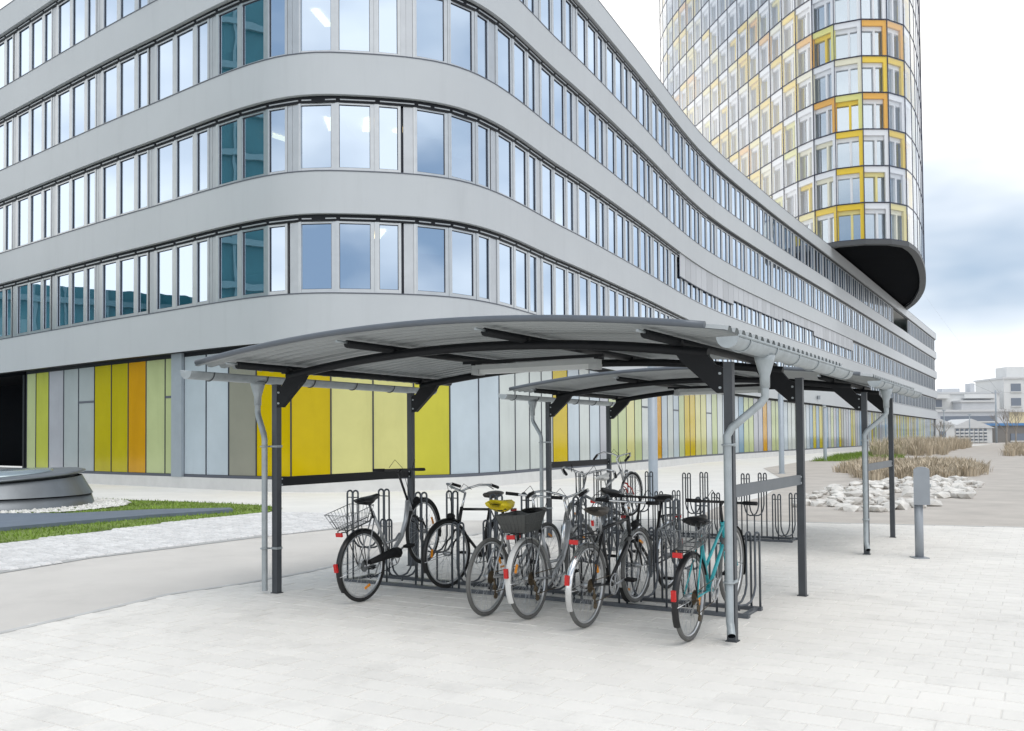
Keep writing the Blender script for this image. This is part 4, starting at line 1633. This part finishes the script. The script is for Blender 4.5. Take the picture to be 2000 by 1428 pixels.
random.seed(21)
bicycle('bicycle', 'silver step through bicycle with wire rear basket, leftmost in the rack', 1.10, 0.10, 1, 0.24, 'step', M_ALLOY, M_BLK, M_BLK, None, M_LEATH, 'flat', M_BLK, basket='wire', steer=0.10, bar_h=1.10, guard=True)
bicycle('bicycle', 'old black bicycle facing the viewer with swept chrome handlebar and lamp', 1.50, 1.98, -1, 0.03, 'diamond', M_BLK, M_BLK, M_BLK, M_TYRE, M_BROWN, 'swept', M_CHROME, steer=-0.15, bar_h=1.0, R=0.35)
bicycle('bicycle', 'thin silver bicycle with bright yellow saddle cover and bare grey rear wheel', 2.54, 0.0, 1, 0.05, 'diamond', M_ALLOY, M_CHROME, None, M_TYREG, M_LEATH, 'flat', M_CHROME, rack_=False, lamp=False, covered=True, lean=0.05, cass=True, reflect=False, bar_h=0.98)
bicycle('bicycle', 'pale step through bicycle carrying a dark crate behind its saddle', 2.95, 0.05, 1, 0.04, 'step', M_ALLOY, M_ALLOY, M_WFEN, M_TYREG, M_LEATH, 'swept', M_CHROME, basket='crate', lean=-0.05, cass=True, saddle_h=0.92, bar_h=0.98)
bicycle('bicycle', 'black bicycle with chrome fenders and brown saddle, rear wheel towards the viewer', 3.53, -0.04, 1, 0.04, 'diamond', M_BLK, M_BLK, M_CHROME, M_TYREG, M_BROWN, 'flat', M_CHROME, lean=0.03, cass=True, bar_h=0.96)
bicycle('bicycle', 'black bicycle facing the viewer with chrome front fender and flat handlebar', 3.42, 2.10, -1, 0.03, 'twin', M_BLK, M_BLK, M_CHROME, M_TYRE, M_LEATH, 'flat', M_BLK, lean=-0.03, steer=0.12, bar_h=0.98)
bicycle('bicycle', 'grey bicycle with high swept silver handlebar between the other bicycles', 2.70, 2.25, -1, 0.24, 'diamond', M_GREYP, M_GREYP, M_CHROME, M_TYRE, M_LEATH, 'swept', M_CHROME, steer=0.2, bar_h=1.02)
bicycle('bicycle', 'silver bicycle with red fork and raised front wheel under the farther shelter', 1.13, 5.62, 1, 0.33, 'diamond', M_ALLOY, M_REDP, M_CHROME, M_TYRE, M_WFEN, 'swept', M_CHROME, steer=-0.1, bar_h=1.06)
bicycle('bicycle', 'teal bicycle with black saddle and red lights behind the right post', 4.45, -0.10, 1, 0.12, 'twin', M_TEAL, M_TEAL, M_BLK, M_TYREG, M_LEATH, 'flat', M_BLK, R=0.335, basket='wire', cass=True, lean=0.02, saddle_h=0.90, bar_h=0.93)

# ================================================================== LIGHT POLES, PEDESTAL
for i, (x, y, lab) in enumerate([(3.3, 21.63, 'slim grey light column behind the bicycles, nearest of three'), (11.38, 38.99, 'slim grey light column, second of three along the facade'), (19.95, 58.82, 'slim grey light column beside the far lawn strip')]):
    t = thing('light_column', lab, 'light column', (x, y, 0), 'light columns along the facade')
    T = Matrix.Translation((x, y, 0))
    b = MB()
    b.lathe([(0.11, 0), (0.11, 3.35), (0.0, 3.35)], 24, 0, T)
    b.build('shaft', M_POLE, t)
    b = MB()
    b.lathe([(0.0, 3.35), (0.10, 3.35), (0.10, 3.52), (0.0, 3.52)], 24, 0, T)
    b.build('lamp_head', M_FIXT, t)
    b = MB()
    b.lathe([(0.0, 3.52), (0.112, 3.52), (0.112, 3.58), (0.0, 3.60)], 24, 0, T)
    b.build('cap', M_POLE, t)
    b = MB()
    b.lathe([(0.15, 0.0), (0.15, 0.02), (0.0, 0.02)], 24, 0, T)
    b.build('base_flange', M_POLE, t)

t = thing('service_pedestal', 'grey post carrying a small rounded box, right of the shelters', 'pedestal', (5.18, 11.79, 0))
T = Matrix.Translation((5.18, 11.79, 0))
b = MB()
b.lathe([(0.0, 0.0), (0.052, 0.0), (0.052, 0.70), (0.0, 0.70)], 20, 0, T)
b.build('post', M_BOX, t)
b = MB()
w, d = 0.095, 0.075
prof = [(-w, -d), (w, -d), (w, d), (-w, d)]
top = []
n = 10
vs = []
ring = []
for i in range(n + 1):
    a = math.pi * i / n
    ring.append((-w * math.cos(a), 1.115 + 0.045 * math.sin(a)))
loop = [(-w, 0.68), (w, 0.68)] + [(x, z) for x, z in reversed(ring)]
k = len(loop)
vs = [(x, -d, z) for x, z in loop] + [(x, d, z) for x, z in loop]
fs = [tuple(range(k)), tuple(reversed(range(k, 2 * k)))] + [(i, k + i, k + (i + 1) % k, (i + 1) % k) for i in range(k)]
TR = T @ Matrix.Rotation(rad(-24), 4, 'Z') @ Matrix.Translation((0.04, 0, 0))
b.add(vs, fs, 0, False, TR)
bx = b.build('box', M_BOX, t)
b = MB()
b.box((w - 0.001, -0.02, 0.90), (w + 0.012, 0.02, 0.94), 0, TR)
b.build('lock', M_ZINC, bx)
b = MB()
b.box((-0.09, -0.09, 0.0), (0.09, 0.09, 0.012), 0, T)
b.build('foot_plate', M_BOX, t)

# ================================================================== METAL DRUM ON THE LAWN
DX, DY = -12.6, 22.3
drum = thing('skylight_drum', 'round grey metal drum with tilted lid on the lawn', 'skylight', (DX, DY, 0))
T = Matrix.Translation((DX, DY, 0))
b = MB()
b.lathe([(2.30, 0.0), (2.22, 0.27), (2.12, 0.27)], 72, 0, T)
b.build('base_ring', M_DRUM, drum)
SH = Matrix.Identity(4)
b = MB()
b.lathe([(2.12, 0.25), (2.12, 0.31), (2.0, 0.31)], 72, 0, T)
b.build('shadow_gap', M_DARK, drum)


def tilt_ring(prof, n=72):
    """rings whose upper edge follows a plane tilted up towards the back right"""
    vs = []
    for r, z, k in prof:
        for j in range(n):
            a = 2 * math.pi * j / n
            x, y = r * math.cos(a), r * math.sin(a)
            vs.append((DX + x, DY + y, z + k * (0.045 * x + 0.055 * y)))
    fs = []
    for i in range(len(prof) - 1):
        for j in range(n):
            j2 = (j + 1) % n
            fs.append((i * n + j, i * n + j2, (i + 1) * n + j2, (i + 1) * n + j))
    return vs, fs, n


for q in range(6):
    b = MB()
    vs, fs, n = tilt_ring([(2.25, 0.30, 0.0), (2.00, 0.66, 0.7)])
    keep = [f for f in fs if (f[0] % n) // 12 == q]
    b.add(vs, keep, 0, True)
    o = b.build('side_panel', M_DRUM, drum)
b = MB()
vs, fs, n = tilt_ring([(2.22, 0.30, 0.0), (1.97, 0.66, 0.7)])
b.add(vs, fs, 0, True)
b.build('inner_shell', M_DARK, drum)
b = MB()
vs, fs, n = tilt_ring([(1.9, 0.66, 0.8), (1.94, 0.70, 0.9), (2.06, 0.71, 1.0), (2.08, 0.745, 1.0), (2.0, 0.77, 1.0), (0.02, 0.80, 1.0)])
b.add(vs, fs, 0, True)
b.build('lid', M_DRUM, drum)
b = MB()
vs, fs, n = tilt_ring([(1.35, 0.785, 1.0), (1.33, 0.83, 1.0), (0.02, 0.86, 1.0)])
b.add(vs, fs, 0, True)
b.build('lid_dome', mat('drum_dome', (0.30, 0.36, 0.39), 0.2, metal=0.4), drum)

# white pebbles round the drum
b = MB()
rp = random.Random(9)
for i in range(2600):
    a = rp.uniform(0, 6.283)
    r = rp.uniform(2.25, 3.0 + 0.35 * math.cos(a + 0.9))
    x, y = DX + r * math.cos(a), DY + r * math.sin(a)
    s_ = rp.uniform(0.03, 0.065)
    z = 0.02 + s_ * 0.3
    b.add([(x + s_, y, z), (x, y + s_, z), (x - s_, y, z), (x, y - s_, z), (x, y, z + s_ * 0.6), (x, y, z - s_ * 0.6)],
          [(0, 1, 4), (1, 2, 4), (2, 3, 4), (3, 0, 4), (1, 0, 5), (2, 1, 5), (3, 2, 5), (0, 3, 5)])
tag(b.build('pebble_ring', M_PEBBLE, None, 'stuff'), 'ring of white pebbles around the metal drum', 'pebbles')

# ================================================================== ROCKS AND DRY GRASS
import bmesh
rk_meshes = []
rp = random.Random(4)
for i in range(7):
    bm = bmesh.new()
    bmesh.ops.create_icosphere(bm, subdivisions=1, radius=1.0)
    for v_ in bm.verts:
        v_.co *= rp.uniform(0.66, 1.18)
        v_.co.z *= 0.62
        v_.co.x *= 1.25
    me = bpy.data.meshes.new('rock')
    bm.to_mesh(me)
    bm.free()
    me.materials.append(M_ROCK)
    rk_meshes.append(me)
spots = []
ROCKP = [(6.0, 19.6), (7.6, 18.9), (9.6, 20.6), (12.4, 24.6), (15.5, 30.5), (14.6, 33.5), (11.4, 30.0), (8.8, 26.5), (6.9, 22.6)]
while len(spots) < 230:
    x, y = rp.uniform(5, 17), rp.uniform(18, 35)
    if inside(ROCKP, x, y):
        spots.append((x, y))
for x, y in spots:
    s_ = rp.uniform(0.09, 0.22)
    o = link('rock', rp.choice(rk_meshes), None, None, Matrix.Translation((x, y, s_ * 0.30)) @ Matrix.Rotation(rp.uniform(0, 6.28), 4, 'Z') @ Matrix.Rotation(rp.uniform(-0.3, 0.3), 4, 'X') @ Matrix.Scale(s_, 4))
    tag(o, 'pale broken rock in the loose heap beyond the shelters', 'rock', 'pale rocks heaped beyond the shelters')


def dry_patch(poly, n, h, label, name='dry_grass'):
    xs = [p[0] for p in poly]
    ys = [p[1] for p in poly]
    b = MB()
    rp = random.Random(n)
    clumps = []
    while len(clumps) < n // 45:
        x, y = rp.uniform(min(xs), max(xs)), rp.uniform(min(ys), max(ys))
        if inside(poly, x, y):
            clumps.append((x, y, rp.uniform(0.55, 1.15)))
    for x0, y0, k in clumps:
        for _ in range(45):
            a = rp.uniform(0, 6.28)
            r = rp.uniform(0, 0.45)
            x, y = x0 + r * math.cos(a), y0 + r * math.sin(a)
            l = h * k * rp.uniform(0.5, 1.1)
            lean_ = rp.uniform(0.1, 0.55) * l
            w_ = rp.uniform(0.012, 0.028)
            tx, ty = -math.sin(a) * w_, math.cos(a) * w_
            mx, my = x + math.cos(a) * lean_ * 0.35, y + math.sin(a) * lean_ * 0.35
            ex, ey = x + math.cos(a) * lean_, y + math.sin(a) * lean_
            b.add([(x - tx, y - ty, 0), (x + tx, y + ty, 0), (mx + tx, my + ty, l * 0.65), (mx - tx, my - ty, l * 0.65), (ex, ey, l)], [(0, 1, 2, 3), (3, 2, 4)])
    tag(b.build(name, M_DRY, None, 'stuff'), label, 'dry grass')


dry_patch([(12.5, 32.5), (16.5, 33.0), (21, 41), (23.5, 50), (19, 50), (14.5, 41)], 14000, 0.48, 'brown dry ornamental grass behind the pale rocks')
dry_patch([(26, 66), (33, 70), (44, 92), (60, 120), (52, 121), (36, 92)], 10000, 1.4, 'brown dry shrubs in front of the far end of the office block')
dry_patch([(33, 62), (42, 66), (60, 95), (52, 97)], 6000, 0.9, 'brown dry grass at the right edge of the sandy ground')

# ================================================================== FAR BUILDINGS
M_FWHITE = mat('far_render_white', (0.66, 0.67, 0.67), 0.9, var=0.05, vscale=0.3)
M_FGREY = mat('far_render_grey', (0.56, 0.58, 0.61), 0.9, var=0.05, vscale=0.3)
M_FCREAM = mat('far_render_cream', (0.70, 0.62, 0.42), 0.9)
M_FWIN = mat('far_window_glass', (0.18, 0.21, 0.26), 0.2)
M_FROOF = mat('far_roof', (0.60, 0.61, 0.62), 0.8)
M_FBLUE = mat('far_blue_sheet', (0.10, 0.25, 0.50), 0.6)


def far_house(name, label, x, y, w, d, h, m, wins, roof='flat', rz=0.0):
    t = thing(name, label, 'building', (x, y, 0))
    T = Matrix.Translation((x, y, 0)) @ Matrix.Rotation(rz, 4, 'Z')
    b = MB()
    b.box((0, 0, -0.5), (w, d, h), 0, T)
    b.build('wall', m, t)
    b = MB()
    if roof == 'gable':
        b.add([(-0.4, -0.4, h), (w + 0.4, -0.4, h), (w / 2, -0.4, h + w * 0.22), (-0.4, d, h), (w + 0.4, d, h), (w / 2, d, h + w * 0.22)], [(0, 1, 2), (5, 4, 3), (0, 2, 5, 3), (1, 4, 5, 2), (0, 3, 4, 1)], 0, False, T)
    else:
        b.box((-0.4, -0.4, h), (w + 0.4, d + 0.4, h + 0.5), 0, T)
    b.build('roof', M_FROOF if roof != 'blue' else M_FBLUE, t)
    for (x0, x1, z0, z1) in wins:
        b = MB()
        b.box((x0, -0.12, z0), (x1, 0.05, z1), 0, T)
        wd = b.build('window', M_FWIN, t)
        b = MB()
        b.box((x0 - 0.15, -0.35, z0 - 0.3), (x1 + 0.15, -0.125, z0 - 0.02), 0, T)
        b.build('sill', M_FWHITE, wd)
    return t


blk = far_house('apartment_block', 'white flat roofed block with long balconies beyond the office corner', 110, 255, 25, 14, 13.0, M_FWHITE,
          [(2.5, 9.0, 9.4, 11.4), (15, 22.5, 9.4, 11.4), (2.5, 9.5, 5.2, 7.2), (15, 22.5, 5.2, 7.2), (3.5, 10, 1.4, 3.2), (15, 22.5, 1.4, 3.2)])
for z in (3.4, 7.5, 11.7):
    for x0, x1 in ((111.5, 120.5), (124.5, 133.5)):
        b = MB()
        b.box((x0, 253.4, z), (x1, 254.97, z + 0.25))
        b.box((x0, 253.4, z + 0.25), (x1, 253.5, z + 1.15))
        b.build('balcony', M_FWHITE, blk)
for x0, w_, h_ in ((113, 3.0, 1.8), (121, 5.0, 1.2), (129, 1.2, 2.6)):
    b = MB()
    b.box((x0, 259, 13.5), (x0 + w_, 262, 13.5 + h_))
    b.build('roof_hut', M_FGREY, blk)
blk2 = far_house('apartment_block', 'tall white apartment block with rows of windows at the right edge', 140, 262, 40, 16, 17.5, M_FWHITE,
          [(2.0 + i * 5.0, 4.8 + i * 5.0, 1.6 + j * 4.1, 3.8 + j * 4.1) for i in range(5) for j in range(4)])
for x0, w_, h_ in ((143, 6.0, 3.2), (152, 7.0, 3.4), (163, 4.0, 2.0)):
    b = MB()
    b.box((x0, 266, 18.0), (x0 + w_, 272, 18.0 + h_))
    b.build('roof_hut', M_FWHITE, blk2)
far_house('stair_tower', 'pale grey stair block between the two white apartment buildings', 122, 250, 9, 9, 10.5, M_FGREY, [(3.0, 6.5, 4.6, 6.2)])
far_house('low_hall', 'low grey flat hall in front of the white balcony block', 98, 215, 18, 12, 7.0, M_FGREY, [(2, 15, 4.8, 6.0)])
far_house('cream_building', 'small cream coloured building behind the white sheds', 113, 218, 13, 9, 6.9, M_FCREAM, [(10.6, 11.8, 3.0, 4.6)])
far_house('white_shed', 'white shed with latticed front and low gabled roof', 84.5, 178, 8.2, 8, 2.9, M_FWHITE, [(1.2 + i * 0.9, 1.7 + i * 0.9, 0.5 + j * 0.62, 0.9 + j * 0.62) for i in range(7) for j in range(4)], 'gable')
far_house('white_shed', 'white shed with two dark windows beside the office corner', 75.5, 172, 7.0, 8, 3.4, M_FWHITE, [(1.0, 2.6, 1.2, 2.3), (4.2, 5.4, 1.2, 2.3)], 'gable')
far_house('market_stall', 'low stall with blue roof at the right of the white shed', 97, 185, 12, 6, 3.4, mat('stall_wall', (0.22, 0.21, 0.20), 0.9), [(3.0, 8.0, 0.4, 1.8)], 'blue')

# bare twiggy trees at the right edge
M_BARK = mat('bare_twigs', (0.30, 0.27, 0.24), 0.9)


def bare_tree(x, y, h, seed, label):
    rp = random.Random(seed)
    t = thing('bare_tree', label, 'tree', (x, y, 0), 'bare trees at the right edge')
    b = MB()
    b.tube([(x, y, -0.1), (x + 0.05, y, h * 0.35)], 0.12, 6, rr=[0.13, 0.09])
    b.build('trunk', M_BARK, t)
    b = MB()

    def grow(p, d, l, r, k):
        q = p + d * l
        b.tube([p, q], r, 4, cap=False, rr=[r, r * 0.65])
        if k:
            for _ in range(rp.choice((2, 3, 3))):
                nd = (d + Vector((rp.uniform(-0.7, 0.7), rp.uniform(-0.7, 0.7), rp.uniform(-0.15, 0.5)))).normalized()
                grow(q, nd, l * rp.uniform(0.6, 0.85), r * 0.6, k - 1)
    for _ in range(4):
        d = Vector((rp.uniform(-0.6, 0.6), rp.uniform(-0.6, 0.6), 1)).normalized()
        grow(Vector((x + 0.05, y, h * 0.33)), d, h * 0.2, 0.06, 4)
    b.build('crown', M_BARK, t)


bare_tree(60, 112, 5.0, 1, 'bare twiggy tree nearest the right edge of the photo')
bare_tree(77, 141, 6.0, 2, 'bare twiggy tree in front of the tall white block')
bare_tree(59.5, 128, 4.0, 3, 'small bare tree in front of the cream building')

# street lamps and overhead wires
for i, (x, y, h, lab) in enumerate([(60, 128, 5.0, 'thin grey lamp post just right of the office corner'), (69, 139, 4.6, 'thin grey lamp post in front of the lattice shed'), (66.5, 142, 3.2, 'short signal post with dark red base between the sheds')]):
    t = thing('lamp_post', lab, 'lamp post', (x, y, 0))
    b = MB()
    b.tube([(x, y, -0.1), (x, y, h)], 0.09, 8, rr=[0.10, 0.07])
    b.build('shaft', M_POLE, t)
    b = MB()
    if i < 2:
        b.box((x - 0.22, y - 0.1, h), (x + 0.22, y + 0.1, h + 0.12))
    else:
        b.box((x - 0.28, y - 0.2, 0.0), (x + 0.28, y + 0.2, 0.45))
    b.build('head' if i < 2 else 'base', M_POLE if i < 2 else M_REDP, t)
t = thing('wire_mast', 'tall slim mast carrying the overhead wires at the right', 'mast', (93.5, 178, 0))
b = MB()
b.tube([(93.5, 178, -0.1), (93.5, 178, 10.2)], 0.18, 8, rr=[0.22, 0.14])
b.build('mast', M_POLE, t)
b = MB()
b.tube([(92.7, 178, 9.7), (94.5, 178, 9.7)], 0.06, 6)
b.build('cross_arm', M_POLE, t)
for i, (p, q) in enumerate([((93.0, 178, 9.7), (160, 420, 52)), ((94.2, 178, 9.8), (180, 420, 80)), ((93.6, 178, 9.9), (86, 120, 9.2))]):
    b = MB()
    p, q = Vector(p), Vector(q)
    b.tube([p.lerp(q, k / 8) - Vector((0, 0, 1.2 * math.sin(math.pi * k / 8))) for k in range(9)], 0.02, 4)
    o = b.build('overhead_wire', M_GREYP)
    tag(o, ['lower overhead wire rising from the mast', 'upper overhead wire rising steeply from the mast', 'overhead wire running from the mast towards the viewer'][i], 'wire')

# ================================================================== BUILDINGS ACROSS THE PLAZA (seen mirrored in the office windows)
M_TEALG = mat('teal_glass_block', (0.045, 0.19, 0.22), 0.35, var=0.12, vscale=0.2)
M_TEALF = mat('teal_block_band', (0.16, 0.30, 0.33), 0.5)


def mirrored_block(label, cx, cy, w, d, h, face, fl=3.6):
    t = thing('opposite_block', label, 'building', (cx, cy, 0))
    T = Matrix.Translation((cx, cy, 0)) @ Matrix.Rotation(face, 4, 'Z')
    b = MB()
    b.box((-w / 2, -d, 0), (w / 2, 0, h), 0, T)
    b.build('wall', M_TEALG, t)
    z = fl
    while z < h + 0.1:
        b = MB()
        b.box((-w / 2 - 0.2, -d - 0.2, z - 0.5), (w / 2 + 0.2, 0.35, z), 0, T)
        b.build('floor_band', M_TEALF, t)
        z += fl
    n = int(w / 2.4)
    for i in range(n):
        b = MB()
        x = -w / 2 + (i + 0.5) * w / n
        b.box((x - 0.12, 0.0, 0.1), (x + 0.12, 0.22, h - 0.05), 0, T)
        b.build('fin', M_TEALF, t)


mirrored_block('teal glass office tower mirrored in the rounded corner windows', -56, 18.5, 27, 14, 43.0, rad(-90))
mirrored_block('low teal glass block mirrored in the left first floor windows', -66, 50, 30, 14, 15.4, rad(-111))
